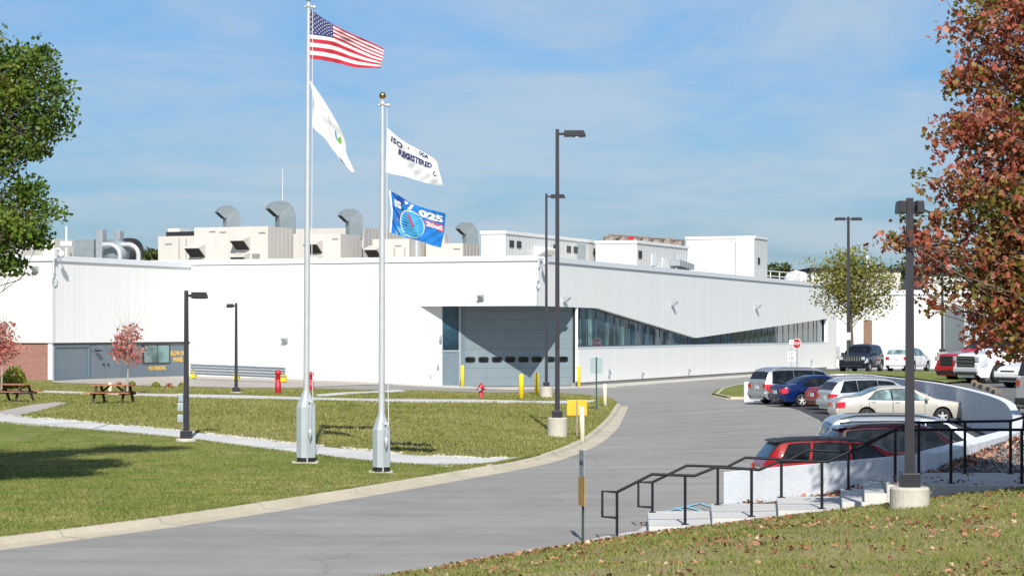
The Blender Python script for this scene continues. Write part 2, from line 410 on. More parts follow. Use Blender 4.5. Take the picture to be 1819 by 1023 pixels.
def cloth(name, c, trans=.25, var=.05):
    t = NT(name); nz = t.noise(3.0, 4)
    cc = t.ramp(nz, [(.3, tuple(x * (1 - var) for x in c)), (.7, c)]); t.set(Base_Color=cc, Roughness=.75, Specular_IOR_Level=.2)
    tr = t.n('ShaderNodeBsdfTranslucent', i_Color=cc); mx = t.n('ShaderNodeMixShader', i_0=trans, i_1=t.b.outputs[0], i_2=tr.outputs[0])
    t.l(mx.outputs[0], t.out.inputs[0]); return t.mat
M['f_white'] = cloth('flag_white', (.80, .80, .80)); M['f_red'] = cloth('flag_red', (.56, .035, .06)); M['f_blue'] = cloth('flag_navy', (.045, .055, .17))
M['f_sky'] = cloth('flag_blue', (.025, .23, .68), var=.3); M['f_cyan'] = cloth('flag_cyan', (.10, .46, .75)); M['f_deep'] = cloth('flag_deep', (.015, .07, .33))
M['f_pink'] = cloth('flag_pink', (.62, .10, .17)); M['f_ink'] = cloth('flag_ink', (.02, .03, .14)); M['f_green'] = cloth('flag_green', (.22, .45, .10)); M['f_steel'] = cloth('flag_steel', (.16, .33, .55))
M['f_grey'] = cloth('flag_grey', (.35, .37, .42))
def paint(name, c, metal=0.0):
    t = NT('paint_' + name); nz = t.noise(2.5, 3); lw = t.noise(400.0, 1)
    cc = t.ramp(t.math('ADD', t.math('MULTIPLY', nz, .5), t.math('MULTIPLY', lw, .5)), [(.35, tuple(x * .92 for x in c)), (.65, tuple(min(1, x * 1.05) for x in c))])
    t.set(Base_Color=cc, Roughness=.32, Metallic=metal, Coat_Weight=.8, Coat_Roughness=.03, Specular_IOR_Level=.08); return t.mat
# ================================================================== SETTING
g = MB(); g.add([(-3000, -300, -.45), (3000, -300, -.45), (3000, 4000, -.45), (-3000, 4000, -.45)], [(0, 1, 2, 3)])
kind(g.build('ground', M['far_ground']), 'structure', 'open grassy ground reaching the horizon')
kind(draped('road', [(-70, 18), (34, 18), (34, 260), (-70, 260)], h_road, 4.0, M['asphalt']), 'structure', 'grey asphalt drive curving past the building')

OUT = [(-26, 8), (-18, 24.5), (-9.33, 41.0), (-6.49, 46.4), (-2.91, 55.6), (.5, 65.3), (1.57, 69.6), (2.93, 78.0), (4.0, 88.9), (5.1, 101.9), (5.96, 114.3)]
def offset(line, o):
    out = []
    for i, p in enumerate(line):
        p = Vector(p); a = Vector(line[max(i - 1, 0)]); b = Vector(line[min(i + 1, len(line) - 1)]); d = (b - a).normalized()
        out.append((p.x - d.y * o, p.y + d.x * o))
    return out
def smooth_line(pts, n=2):
    for _ in range(n):
        q = [pts[0]]
        for a, b in zip(pts, pts[1:]):
            q += [(a[0] * .75 + b[0] * .25, a[1] * .75 + b[1] * .25), (a[0] * .25 + b[0] * .75, a[1] * .25 + b[1] * .75)]
        pts = q + [pts[-1]]
    return pts
OUTS = smooth_line(OUT)
CURB = [(-.12, -.05), (-.12, .012), (.40, .03), (.46, .125), (.50, .14), (.66, .145), (.70, .1), (.70, -.05)]
cbm = MB().sweep(OUTS, CURB, h_road); acc = 0.0
for i in range(1, len(OUTS) - 1):
    a, b = Vector(OUTS[i]), Vector(OUTS[i + 1]); acc += (b - a).length
    if acc > 2.6 and 30 < a.y < 112:
        acc = 0.0; d = (b - a).normalized(); n = Vector((-d.y, d.x)); z = h_road(a.x, a.y); pr = CURB[1:-1]
        cbm.add([(a.x + n.x * o + d.x * e, a.y + n.y * o + d.y * e, z + h_ + .004) for e in (-.012, .012) for o, h_ in pr], [(k, k + 1, len(pr) + k + 1, len(pr) + k) for k in range(len(pr) - 1)], 1)
kind(cbm.build('curb', [M['curb'], M['plinth']]), 'structure', 'tan concrete kerb and gutter round the lawn')
back = [(1095, 712), (1080, 706), (1031, 700), (970, 697), (820, 696), (680, 693), (540, 690), (300, 687), (180, 683), (95, 680)]
lawn_poly = offset(OUTS, .6) + [tuple(place(u, v, h_lawn)[:2]) for u, v in back] + [(-29.3, 143.5), (-60, 156), (-70, 150), (-70, 8)]
near = [p for p in lawn_poly]
kind(draped('lawn', lawn_poly, h_lawn, 1.6, M['lawn_dry'], skirt=.3), 'structure', 'mown lawn between the drive and the building')
# greener mown strip in front of the sidewalk
fr = offset(OUTS, .62)
sw_lo = [(-260, 722), (0, 752), (200, 768), (330, 780), (400, 790), (530, 806), (660, 822), (790, 829)]
sw_hi = [(-260, 712), (0, 740), (200, 755), (400, 775), (540, 792), (700, 808), (830, 815), (900, 815)]
lo = [tuple(place(u, v, h_lawn)[:2]) for u, v in sw_lo]; hi = [tuple(place(u, v, h_lawn)[:2]) for u, v in sw_hi]
end = [p for p in offset(OUTS, .6) if 62.0 < p[1] < 69.5]; lo += end
green = [p for p in fr if p[1] < 62.0] + lo[:-len(end)][::-1] + [(-60, 60), (-60, 8)]
kind(draped('front_lawn', green, h_lawn, 1.5, M['lawn'], dz=.012), 'structure', 'greener mown lawn along the kerb')
kind(draped('sidewalk', smooth_line(lo[:-len(end)], 1) + end + smooth_line(hi[::-1], 1), h_lawn, 1.2, M['walk'], dz=.03, skirt=.06), 'structure', 'pale concrete sidewalk crossing the lawn')
PATHS = []
def path(name, a, b, mat, label, dz=.03):
    p = [tuple(place(u, v, h_lawn)[:2]) for u, v in a] + [tuple(place(u, v, h_lawn)[:2]) for u, v in b[::-1]]
    PATHS.append(p); return kind(draped(name, p, h_lawn, 2.0, mat, dz=dz, skirt=.06), 'structure', label)
path('sidewalk', [(20, 693.5), (280, 700), (525, 705.5), (700, 709.5), (900, 711.5), (1060, 710.5)], [(20, 696.5), (280, 704), (525, 710), (700, 714), (900, 716), (1052, 714.5)], M['walk'], 'thin pale sidewalk running towards the overhead door')
path('sidewalk', [(560, 701.5), (680, 694.5), (708, 692.8)], [(566, 705), (686, 697.5), (722, 695.5)], M['walk'], 'short pale path from the sidewalk to the drive', .036)
path('dirt_path', [(-60, 738), (0, 731), (60, 719), (100, 714.6)], [(-60, 750), (20, 742.5), (70, 730), (122, 715.6)], M['pavement'], 'worn tan path between lawn and picnic tables', .02)
pv = [(93, 679.5), (180, 682.5), (300, 686.5), (420, 688.5), (520, 689.5)]
pav = [tuple(place(u, v, h_road)[:2]) for u, v in pv] + [(-8, 152.0), (-15, 157.5), (-30, 164), (-40, 148.2)]
kind(draped('pavement', pav, h_road, 2.0, M['pavement'], dz=.02), 'structure', 'tan pavement along the blue wall')
rdir, fdir = Vector((.375, .927)), Vector((-.927, .375)); CC = Vector((1.63, 150.0)); AA = CC + fdir * 8.555; BB = CC + rdir * 7.98
def apron(pts, name, label):
    return kind(draped(name, pts, h_road, 2.0, M['old_concrete'], dz=.05, skirt=.08), 'structure', label)
ap = [AA + fdir * 7 - rdir * 1.5, AA + fdir * .3 - rdir * 1.9, CC + Vector((-1.2, .5)), BB + Vector((2.6, -1.6)), CC + rdir * 30 + Vector((2.4, -1)), CC + rdir * 60 + Vector((2.6, -1)), CC + rdir * 82 + Vector((3, -1)), CC + rdir * 82 - Vector((.5, 0)), BB - Vector((.5, 0)), AA + fdir * 7 + rdir * .2]
apron([tuple(p) for p in ap], 'apron', 'pale concrete apron along the foot of the white building')

# hillside, walkway, steps
HOUT = [(-12, 20.0), (-2.75, 35.6), (-.86, 38.5), (1.32, 42.0), (2.0, 42.5)]
kind(MB().sweep(smooth_line(HOUT, 1), [(0, -.05), (0, .015), (.3, .02), (.33, .085), (.74, .095), (.78, 0)], lambda x, y: 0, side=-1).build('curb', M['curb']), 'structure', 'pale concrete kerb at the foot of the leafy bank')
hill = offset(smooth_line(HOUT, 1), -.74)[:-2] + [(1.9, 42.32), (7.0, 42.32), (34, 42.32), (34, 14), (-12, 14)]
kind(draped('hillside', hill, h_hill, .8, M['hill_grass']), 'structure', 'grassy bank strewn with fallen leaves')
ST = [(1.35, .045), (2.57, .30), (3.76, .45), (5.0, .60), (6.2, .76), (6.62, .92), (7.04, 1.08)]
st = MB()
for (x, z), (x2, _) in zip(ST, ST[1:]): k = 45.95 / 42.3; e = .02 if x2 < 7 else -.0; st.prism([(x, 42.3), (x2 + e, 42.3), ((x2 + e) * k, 45.95), (x2 - .1, 44.4)] if x < 2 else [(x, 42.3), (x2 + e, 42.3), ((x2 + e) * k if x2 < 7 else x2 + .5, 45.95), (x * k - .03, 45.95)], lambda p, j: (p[0], p[1], -.3 + (z + .3) * j))
kind(st.build('steps', M['walk'], bevel=.012), 'structure', 'broad pale concrete steps climbing to the walkway')
wk = MB(); wk.prism([(7.04, 42.3), (30, 42.3), (30, 46), (7.56, 46)], lambda p, j: (p[0], p[1], -.3 + 1.38 * j)); kind(wk.build('walkway', M['old_concrete'], bevel=.015), 'structure', 'concrete walkway at the top of the steps')
bed = [(2.6, 45.97), (9.2, 45.97), (9.1, 47.6), (4.9, 50.6)]
h_bed = lambda x, y: interp(x, [(2.5, .0), (4.8, .03), (6.1, .24), (7.2, .52), (7.9, .70), (9, 1.02)])
kind(draped('planting_bed', bed, h_bed, .6, M['soil']), 'structure', 'strip of soil and leaves beside the steps')
gb = [(8.9, 46.0), (9.05, 47.45), (11, 52.4), (13, 57.4), (14.2, 62), (30, 62), (30, 46.0)]
h_gb = lambda x, y: 1.06 + .016 * (y - 46) + .01 * (x - 9)
kind(draped('gravel_bed', gb, h_gb, 1.0, M['soil']), 'structure', 'bed of dark gravel beside the walkway')

# retaining walls
def ribbon(pts, t, z0):
    """upright wall with sloping top along (x, y, top) points, thickness t to the right of travel"""
    b = MB(); L = [Vector(p[:2]) for p in pts]; off = offset([p[:2] for p in pts], -t); n = len(pts); vs, fs = [], []
    for i, p in enumerate(pts):
        vs += [(p[0], p[1], z0), (p[0], p[1], p[2]), (off[i][0], off[i][1], p[2]), (off[i][0], off[i][1], z0)]
    for i in range(n - 1):
        for k in range(3): fs.append((i * 4 + k, i * 4 + k + 1, i * 4 + k + 5, i * 4 + k + 4))
    fs += [(0, 1, 2, 3), tuple(range((n - 1) * 4, n * 4))[::-1]]
    return b.add(vs, fs)
def smooth3(pts, n=2):
    for _ in range(n):
        q = [pts[0]]
        for a, b in zip(pts, pts[1:]):
            q += [tuple(a[i] * .75 + b[i] * .25 for i in range(3)), tuple(a[i] * .25 + b[i] * .75 for i in range(3))]
        pts = q + [pts[-1]]
    return pts
FW = smooth3([(11.7, 113.6, 1.36), (13.5, 116.2, 1.45), (16, 119.8, 1.55), (17.9, 122.0, 1.62), (19.0, 119, 1.62), (19.1, 115, 1.6), (18.5, 103, 1.70), (17.9, 92.8, 1.77), (17.1, 82.6, 1.77), (16.4, 74, 1.70), (15.6, 69, 1.5), (14.3, 63, 1.44), (13.0, 57.6, 1.42)])
tag(ribbon(FW, .28, -.3).build('retaining_wall', M['cast_wall'], bevel=.015), 'long curved concrete retaining wall behind the parked cars, holding up the higher lot', 'retaining wall')
nw = MB(); nw.add([(4.77, 50.8, -.2), (9.0, 47.5, -.2), (9.0, 47.5, 1.40), (4.77, 50.8, .79), (4.95, 51.03, -.2), (9.18, 47.73, -.2), (9.18, 47.73, 1.42), (4.95, 51.03, .79)],
                  [(0, 1, 2, 3), (4, 7, 6, 5), (3, 2, 6, 7), (0, 3, 7, 4), (1, 5, 6, 2)])
nr = tag(nw.build('low_wall', M['wall_paint'], bevel=.012), 'low white painted wall with a sloping top beside the steps', 'wall')
r2 = ribbon([(9.1, 47.55, 1.42), (11.0, 52.3, 1.42), (13.0, 57.45, 1.42)], -.5, -.2)
tag(r2.build('low_wall', M['cast_wall'], bevel=.02), 'thick grey concrete wall between the gravel bed and the red car', 'wall')

# upper lot
up = [(p[0] + .2, p[1]) for p in FW if p[1] < 121.9 and p[0] > 13 and p[1] < 119.2][::-1]
up = [(14.5, 62)] + up + [(18.2, 122.6), (15.4, 124.5), (16.2, 140), (18.5, 158), (22, 182), (29.5, 214), (70, 214), (70, 62)]
kind(draped('upper_lot', up, h_upper, 2.0, M['upper_asphalt'], dz=-.05, skirt=.4), 'structure', 'raised asphalt lot behind the curved wall')
vg = [(17.9, 93), (18.55, 103), (19.15, 115), (19.05, 119), (18.2, 122.5), (17.2, 128), (19, 137), (25, 138.5), (31, 137), (29, 118), (21.2, 108), (20.2, 97)]
kind(draped('grass_verge', vg, h_upper, 1.5, M['lawn'], dz=.02), 'structure', 'strip of mown grass along the top of the curved wall')
isl = [tuple(place(u, v, h_road)[:2]) for u, v in [(1264, 702), (1276, 694), (1296, 688.5), (1322, 685), (1330, 697), (1326, 708), (1292, 708)]]
kind(draped('grass_island', isl, lambda x, y: h_road(x, y) + .13, 1.0, M['lawn'], skirt=.2), 'structure', 'small grass island at the end of the curved wall')
ring = smooth_line(isl[4:] + isl[:5], 1)
kind(MB().sweep([tuple(place(u, v, h_road)[:2]) for u, v in [(1322, 709.5), (1290, 709.5), (1261, 703), (1274, 692.5), (1296, 687), (1324, 683)]], [(0, -.05), (0, .02), (.3, .03), (.33, .14), (.5, .14), (.5, 0)], h_road, side=-1).build('curb', M['curb']), 'structure', 'tan kerb round the small grass island')
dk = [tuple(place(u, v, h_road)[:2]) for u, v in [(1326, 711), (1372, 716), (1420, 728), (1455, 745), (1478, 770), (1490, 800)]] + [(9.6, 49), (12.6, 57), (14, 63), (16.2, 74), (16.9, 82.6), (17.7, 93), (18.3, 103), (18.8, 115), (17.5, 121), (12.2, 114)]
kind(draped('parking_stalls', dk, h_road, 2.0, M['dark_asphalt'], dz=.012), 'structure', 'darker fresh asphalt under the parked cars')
mk = MB()
def stroke(a, b, w=.1):
    a, b = place(*a, h_road), place(*b, h_road); d = (b - a).normalized(); n = Vector((-d.y, d.x, 0)) * w / 2
    mk.add([a - n, b - n, b + n, a + n], [(0, 1, 2, 3)])
for a, b in (((1183, 909), (1244, 895)), ((1244, 895), (1290, 910)), ((1199, 902.5), (1225, 911)), ((1180, 913), (1232, 913)), ((1216, 899.5), (1262, 913))): stroke(a, b, .12)
for v in mk.v: pass
mk.v = [(x, y, z + .02) for x, y, z in mk.v]
kind(mk.build('parking_markings', M['marking']), 'structure', 'pale blue painted lines at the foot of the steps')
bl0 = thing('parking_block', 'dark concrete parking block in front of the red pickup', 'parking block', (0, 0, 0), 0, 'parking blocks along the raised lot')
MB().prism([(-.13, 0), (.13, 0), (.09, .16), (-.09, .16)], lambda p, k: (-1.05 + 2.1 * k, p[0], p[1])).build('concrete_body', M['block'], bl0, bevel=.02)
for k in (-.98, .98): MB().prism([(-.135, 0), (.135, 0), (.094, .165), (-.094, .165)], lambda p, j: (k - .06 + .12 * j, p[0], p[1])).build('painted_band', M['sign_brown'], bl0)
blks = [(20.6, 98.6), (19.7, 95.6), (19.0, 92.6), (18.55, 89.8), (18.2, 87.0), (17.9, 84.2), (17.5, 81.4)]
lab = ['dark concrete parking block in front of the red pickup', 'dark parking block below the bumper of the white pickup', 'parking block by the front wheel of the white pickup', 'parking block in front of the nose of the white compact car', 'parking block just beyond the white compact car', 'parking block along the wall top with the wall stain below it', 'parking block nearest the pickup with the tow hitch']
lab[-1] = 'parking block beside the pickup with the tow hitch'
for i, (x, y) in enumerate(blks):
    a = blks[max(i - 1, 0)]; b = blks[min(i + 1, len(blks) - 1)]
    o = bl0 if i == 0 else dup(bl0, (0, 0, 0), 0, lab[i])
    o.location = (x, y, h_upper(x, y) - .05); o.rotation_euler = (0, 0, math.atan2(b[1] - a[1], b[0] - a[0]))

# ================================================================== MAIN BUILDING
RA, FA = math.atan2(.927, .375), math.atan2(-.375, .927)
DV = BB - AA; DA = math.atan2(DV.y, DV.x); DL = DV.length
bld = thing('factory_building', 'long white factory building with a grey overhead door under its cut-away corner and zigzag windows', 'building', (CC.x, CC.y, 0))
def loc2(p): return (p[0] - CC.x, p[1] - CC.y, 0)
ZIG = [(.352, 5.57), (12.04, 5.52), (35.6, 3.31), (79.1, 5.06)]
def roofz(s): return 8.87 - .42 * max(0, s) / 82.8
poly = ZIG + [(79.1, -.3), (82.8, -.3), (82.8, roofz(82.8)), (.352, 8.87)]
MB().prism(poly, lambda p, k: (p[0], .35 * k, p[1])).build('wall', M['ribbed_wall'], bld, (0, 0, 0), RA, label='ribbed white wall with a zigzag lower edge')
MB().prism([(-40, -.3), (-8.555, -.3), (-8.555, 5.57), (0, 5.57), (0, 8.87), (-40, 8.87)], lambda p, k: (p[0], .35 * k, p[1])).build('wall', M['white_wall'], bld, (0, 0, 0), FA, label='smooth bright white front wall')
so = MB(); so.prism([AA - CC + Vector((.1, .4)), Vector((.05, .5)), rdir * 12 + Vector((-.4, .1)), rdir * 12 + Vector((-3, 1)), BB - CC + Vector((-1, 1.5)), AA - CC + Vector((0, 1.6))], lambda p, k: (p[0], p[1], 5.6 + .2 * k))
so.build('soffit', M['white_metal'], bld)
MB().prism([(7.98, .28), (79.098, .28), (79.098, 2.66), (7.98, 2.66)], lambda p, k: (p[0], .45 * k, p[1])).build('wall', M['ribbed_wall'], bld, (0, 0, 0), RA, label='ribbed white wall under the window band')
MB().box((7.6, .05, -.3), (79.0, .4, .278)).build('plinth', M['plinth'], bld, (0, 0, 0), RA)
MB().box((-40, .05, -.3), (-8.6, .3, .15)).build('plinth', M['plinth'], bld, (0, -.06, 0), FA)
MB().box((7.9, -.03, 2.662), (79.0, .5, 2.74)).build('sill', M['coping'], bld, (0, 0, 0), RA)
def zz(s): return interp(s, [(.35, 5.57), (12.04, 5.52), (35.6, 3.31), (79.1, 5.06)])
gl = MB(); gl.prism([(7.98, 2.6), (79.05, 2.6), (79.05, 5.3), (35.6, 3.6), (12.04, 5.75), (7.98, 5.8)], lambda p, k: (p[0], .46 + .05 * k, p[1]))
gw = gl.build('window', M['glass'], bld, (0, 0, 0), RA)
mu = MB(); s = 9.6; k = 0
while s < 78.5:
    if zz(s) > 2.95: mu.box((s - .035, .42, 2.742), (s + .035, .458, zz(s) + .1))
    s += 2.0 if k % 4 else 1.3; k += 1
mu.box((7.98, .36, 2.742), (79, .455, 2.82))
mu.build('mullion', M['mullion'], gw)
# pale blinds standing behind a few panes
for s0, s1 in ((11.3, 12.0), (15.2, 15.7), (18.6, 19.0)): MB().box((s0, .44, 2.85), (s1, .4585, zz(s1) - .1)).build('blind', M['teal_glass'], gw)
cp = MB()
line = [CC + fdir * 40, CC, CC + rdir * 82.8]
L0 = [(p - CC) for p in line]
prof = [(-.10, -.30), (-.10, .05), (.45, .05), (.45, -.1)]
cp.sweep([tuple(p) for p in L0], prof, lambda x, y: roofz(Vector((x, y)).dot(rdir)), side=1)
cp.build('coping', M['coping'], bld)
rf = MB(); q = [CC + fdir * .4 + rdir * .4, CC + rdir * 82.6 + fdir * .4, CC + rdir * 82.6 + fdir * 75, CC + fdir * 75 + rdir * .4]
rf.prism([p - CC for p in q], lambda p, k: (p[0], p[1], 8.1 + .2 * k)); rf.build('roof', M['old_concrete'], bld)
MB().prism([(0, -.3), (60, -.3), (60, 8.4), (0, 8.4)], lambda p, k: (p[0], .3 * k, p[1])).build('wall', M['white_wall'], bld, tuple(rdir * 82.5 + fdir * 60) + (0,), FA, label='plain white end wall')
# recessed door front, in its own frame: x along the cut corner
dl = loc2(AA)
MB().box((0.02, 0, -.2), (1.62, .3, 5.6)).build('wall', M['white_metal'], bld, dl, DA, label='plain white wall beside the tall window strip')
MB().box((11.49, -.02, -.2), (DL - .03, .3, 5.6)).build('jamb', M['white_metal'], bld, dl, DA)
fr = MB(); fr.box((1.622, .04, .1), (2.97, .12, .18)); fr.box((1.622, .04, 2.46), (2.97, .12, 2.58)); fr.box((2.86, .02, .1), (3.0, .2, 5.6)); fr.box((1.622, .04, .1), (1.70, .12, 5.6))
fr.build('frame', M['galv'], bld, dl, DA)
sg = MB(); sg.box((1.63, .10, 2.56), (2.88, .16, 5.6)); sg.build('window', M['glass'], bld, dl, DA, label='tall glass strip beside the overhead door')
MB().box((1.63, .10, .1), (2.88, .16, 2.47)).build('panel', M['blue_plain'], bld, dl, DA)
dr = MB().box((3.0, .16, .02), (11.36, .26, 5.6)).build('overhead_door', M['door'], bld, dl, DA)
for i in range(8):
    cx = 3.72 + i * .985; pw = MB(); pts = []
    for a in range(20):
        t = 2 * math.pi * a / 20; pts.append((math.copysign(abs(math.cos(t)) ** .5, math.cos(t)) * .38, math.copysign(abs(math.sin(t)) ** .5, math.sin(t)) * .20))
    pw.prism(pts, lambda p, k: (cx + p[0], .130 + .04 * k, 1.92 + p[1]))
    wf = pw.build('window', M['trim'], dr)
    pw = MB(); pw.prism([(p[0] * .86, p[1] * .78) for p in pts], lambda p, k: (cx + p[0], .126 + .04 * k, 1.92 + p[1])); pw.build('pane', M['car_glass'], wf)
jb = MB(); jb.box((3.0, .08, .02), (3.34, .158, 5.6)); jb.build('door_track', M['blue_plain'], bld, dl, DA)
MB().box((11.36, .04, 0), (11.488, .26, 5.6)).build('jamb', M['trim'], bld, dl, DA)
MB().box((3.35, .13, .0), (11.36, .158, .09)).build('door_seal', M['trim'], dr)
def wall_lamp(par, loc, rz, name='wall_lamp'):
    w = MB(); w.cbox((0, -.06, 0), (.18, .12, .22)); w.prism([(0, .14), (-.5, .10), (-.5, .02), (-.16, -.22), (0, -.22)], lambda p, k: (-.17 + .34 * k, p[0], p[1]))
    return w.build(name, M['galv'], par, loc, rz)
def on_r(u, v):   # offset on the right wall seen at (u, v)
    q = (u - CU) / F; s = (q * 150 - 1.63) / (.375 - .927 * q); Y = 150 + .927 * s; return (.375 * s, .927 * s, CZ - (v - HV) * Y / F)
def on_f(u, v):
    q = (u - CU) / F; t = (1.63 - q * 150) / (.927 + .375 * q); Y = 150 + .375 * t; return (-.927 * t, .375 * t, CZ - (v - HV) * Y / F)
for u, v in ((856, 527), (508, 603)): wall_lamp(bld, on_f(u, v), FA)
for u, v in ((1001, 531), (1193, 538), (1342, 544)): wall_lamp(bld, on_r(u, v), RA)
for u, v, h in ((1080, 662, .5), (1222, 658, .28), (1439, 642, .4), (1139, 664, .25)):
    b = MB(); b.cbox((0, -.07, 0), (.16, .14, h)); b.tube([(0, -.12, h / 2), (0, -.2, h * .2), (.1, -.2, -h * .3)], .04, 6); b.build('wall_spigot', M['galv'], bld, on_r(u, v), RA)
for u, v, w, h in ((782, 600, .16, .3), (778, 649, .14, .2), (764, 668, .08, .2)):
    b = MB(); b.cbox((0, -.05, 0), (w, .1, h)); b.build('wall_box', M['galv'], bld, on_f(u, v) if u < 745 else (W(u, v, Y=153.2)[0] - CC.x, 153.45 - CC.y, W(u, v, Y=153.4)[2]), DA)
def camera_mount(par, loc, rz, name):
    c = MB(); c.tube([(0, 0, .55), (.02, -.35, .6), (.02, -.55, .45)], .05, 8); c.cbox((0, -.06, .2), (.3, .12, .5))
    c.lathe([(.0, .16), (.16, .12), (.2, 0), (.19, -.12), (.13, -.24), (0, -.3)], 14, c=(.02, -.55, .28)); c.tube([(0, -.04, .5), (-.12, -.06, -.2), (-.1, -.06, -.9)], .035, 6)
    c.tube([(-.1 + .28 * math.sin(a / 10 * 6.28), -.07, -1.2 + .28 * math.cos(a / 10 * 6.28)) for a in range(11)], .03, 6, cap=False)
    return c.build(name, M['coping'], par, loc, rz)
camera_mount(bld, on_r(955, 473), RA, 'security_camera')

# ================================================================== WING
WC = Vector((-29.35, 143.8)); wing = thing('factory_wing', 'white panelled wing standing on a blue metal and red brick base', 'building', (WC.x, WC.y, 0))
def wt(u): q = (u - CU) / F; return (q * 143.8 + 29.35) / (.375 - .927 * q)
def wz(u, v): return CZ - (v - HV) * (143.8 + .927 * wt(u)) / F
MB().prism([(.402, 3.14), (17.6, 3.14), (17.6, 8.67), (.402, 8.67)], lambda p, k: (p[0], .4 * k, p[1])).build('wall', M['ribbed_wall'], wing, (0, 0, 0), RA, label='ribbed white upper wall')
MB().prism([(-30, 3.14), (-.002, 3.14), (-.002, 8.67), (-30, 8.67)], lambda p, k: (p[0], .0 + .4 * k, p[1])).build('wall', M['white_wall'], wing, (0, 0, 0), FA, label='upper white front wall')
c2 = MB(); c2.sweep([tuple(fdir * 30), (0, 0), tuple(rdir * 17.6)], [(-.1, -.3), (-.1, .05), (.5, .05), (.5, -.1)], lambda x, y: 8.67); c2.build('coping', M['coping'], wing)
r3 = MB(); r3.prism([fdir * 30 + rdir * .41, fdir * .4 + rdir * .41, rdir * 17.6 + fdir * .4, rdir * 17.6 + fdir * 30], lambda p, k: (p[0], p[1], 8.1 + .25 * k)); r3.build('roof', M['old_concrete'], wing)
MB().box((0.31, .14, .0), (17.6, .4, 3.138)).build('wall', M['blue_wall'], wing, (0, 0, 0), RA, label='ribbed slate blue metal wall')
MB().box((-30, .14, .0), (-.402, .4, 3.138)).build('wall', M['brick'], wing, (0, 0, 0), FA, label='red brick wall under the white panels')
MB().box((-.40, .09, 0), (-.10, .308, 3.138)).build('corner_trim', M['white_metal'], wing, (0, 0, 0), FA)
tr = MB(); tr.box((.31, .06, 3.0), (17.55, .139, 3.137)); tr.build('flashing', M['trim'], wing, (0, 0, 0), RA)
def wpanel(u0, u1, v0, v1, name, mat, d0=.09, d1=.138, par=wing):
    a, b = wt(u0), wt(u1); um = (u0 + u1) / 2; return MB().box((a, d0, wz(um, v1)), (b, d1, wz(um, v0))).build(name, mat, par, (0, 0, 0), RA if par == wing else 0)
wpanel(98, 160, 612, 670, 'recess_panel', M['blue_plain'])
fm = MB(); a, b = wt(97), wt(161)
for x0, x1, z0, z1 in ((a, b, 2.85, 2.98), (a, b, .72, .9), (a, a + .18, .9, 2.85), (b - .18, b, .9, 2.85)): fm.box((x0, .02, z0), (x1, .089, z1))
fm.build('frame', M['blue_wall'], wing, (0, 0, 0), RA)
d = wpanel(164, 190, 612, 673, 'door', M['blue_plain']); d2 = wpanel(191, 217, 612, 672, 'door', M['blue_plain'])
for dd, u in ((d, 186), (d2, 194)): MB().box((wt(u) - .06, .02, 1.6), (wt(u) + .06, .088, 1.75)).build('handle', M['trim'], dd)
for u in (172, 203):
    b = MB(); b.cbox((0, -.12, 0), (.5, .2, .12)); b.build('vent_hood', M['trim'], wing, (rdir.x * wt(u) + .927 * -.0, rdir.y * wt(u), 2.6), RA)
w0 = wpanel(256, 304, 611.5, 645, 'window', M['trim'], .07)
for a, b in ((258, 279.5), (281.5, 301.5)): wpanel(a, b, 613.5, 643.5, 'pane', M['teal_glass'], .055, .069, w0)
def wing_text(body, u0, u1, v0, v1):
    vs, fs = text_mesh(body, 1.0, .035); xs = [v[0] for v in vs]; ys = [v[1] for v in vs]
    a, b = wt(u0), wt(u1); um = (u0 + u1) / 2; z0, z1 = wz(um, v1), wz(um, v0); t = MB()
    t.add([(a + (v[0] - min(xs)) / (max(xs) - min(xs)) * (b - a), .125, z0 + (v[1] - min(ys)) / (max(ys) - min(ys)) * (z1 - z0)) for v in vs], fs)
    t.build('lettering', M['orange_ink'], wing, (0, 0, 0), RA)
wing_text('BLOW OUT', 306, 335, 623, 631); wing_text('PANEL', 310, 328, 634, 642); wing_text('NO PARKING', 267, 297, 649.5, 657)
camera_mount(wing, (0.12, -.1, 8.55), RA, 'security_camera')
wall_lamp(wing, tuple(-fdir * -1.2) + (7.9,), FA)

# ================================================================== ROOFTOP
def unit(name, label, u0, u1, u2, vtop, Y1, mat, zb=8.3, group=None, rim=None):
    P = W(u1, vtop, Y=Y1); q0, q2 = (u0 - CU) / F, (u2 - CU) / F
    a = (P.x - q0 * Y1) / (.927 + .375 * q0); b = (q2 * Y1 - P.x) / (.375 - .927 * q2)
    t = thing(name, label, 'rooftop unit', (P.x, P.y, zb), FA, group); h = P.z - zb
    MB().box((-a, 0, 0), (0, b, h)).build('cabinet', mat, t)
    if rim: MB().box((-a - .08, -.08, h - .18), (.08, b + .08, h + .05)).build('rim', rim, t)
    t['dims'] = (a, b, h)
    return t, a, b, h
def xf(t, u, Y):  # local x on a unit's front face for photo column u
    P = t.location; q = (u - CU) / F; return -(P.x - q * P.y) / (.927 + .375 * q)
def hood(t, x, z, w=1.2, hh=1.0, d=1.0, mat=None):
    b = MB(); b.prism([(0, hh), (-d, hh * .72), (-d, hh * .64), (0, 0)], lambda p, k: (x - w / 2 + w * k, p[0], z + p[1])); o = b.build('intake_hood', mat or M['beige_panel'], t)
    c = MB(); e = .03
    c.add([(x - w / 2 + .05, -.06 - .02, z + .03 - e), (x + w / 2 - .05, -.06 - .02, z + .03 - e), (x + w / 2 - .05, -d + .03, z + hh * .62 - e), (x - w / 2 + .05, -d + .03, z + hh * .62 - e)], [(0, 1, 2, 3)])
    c.build('opening', M['dark_gap'], o)
def slits(t, items):
    b = MB()
    for x, z, w, h in items: b.box((x, -.05, z), (x + w, -.002, z + h))
    b.build('door_seam', M['plinth'], t)
bu = 'beige rooftop units'
A_, a, b, h = unit('rooftop_unit', 'lowest beige rooftop unit, at the end beside the curved pipes', 281, 346, 352, 419, 168, M['beige_panel'], group=bu)
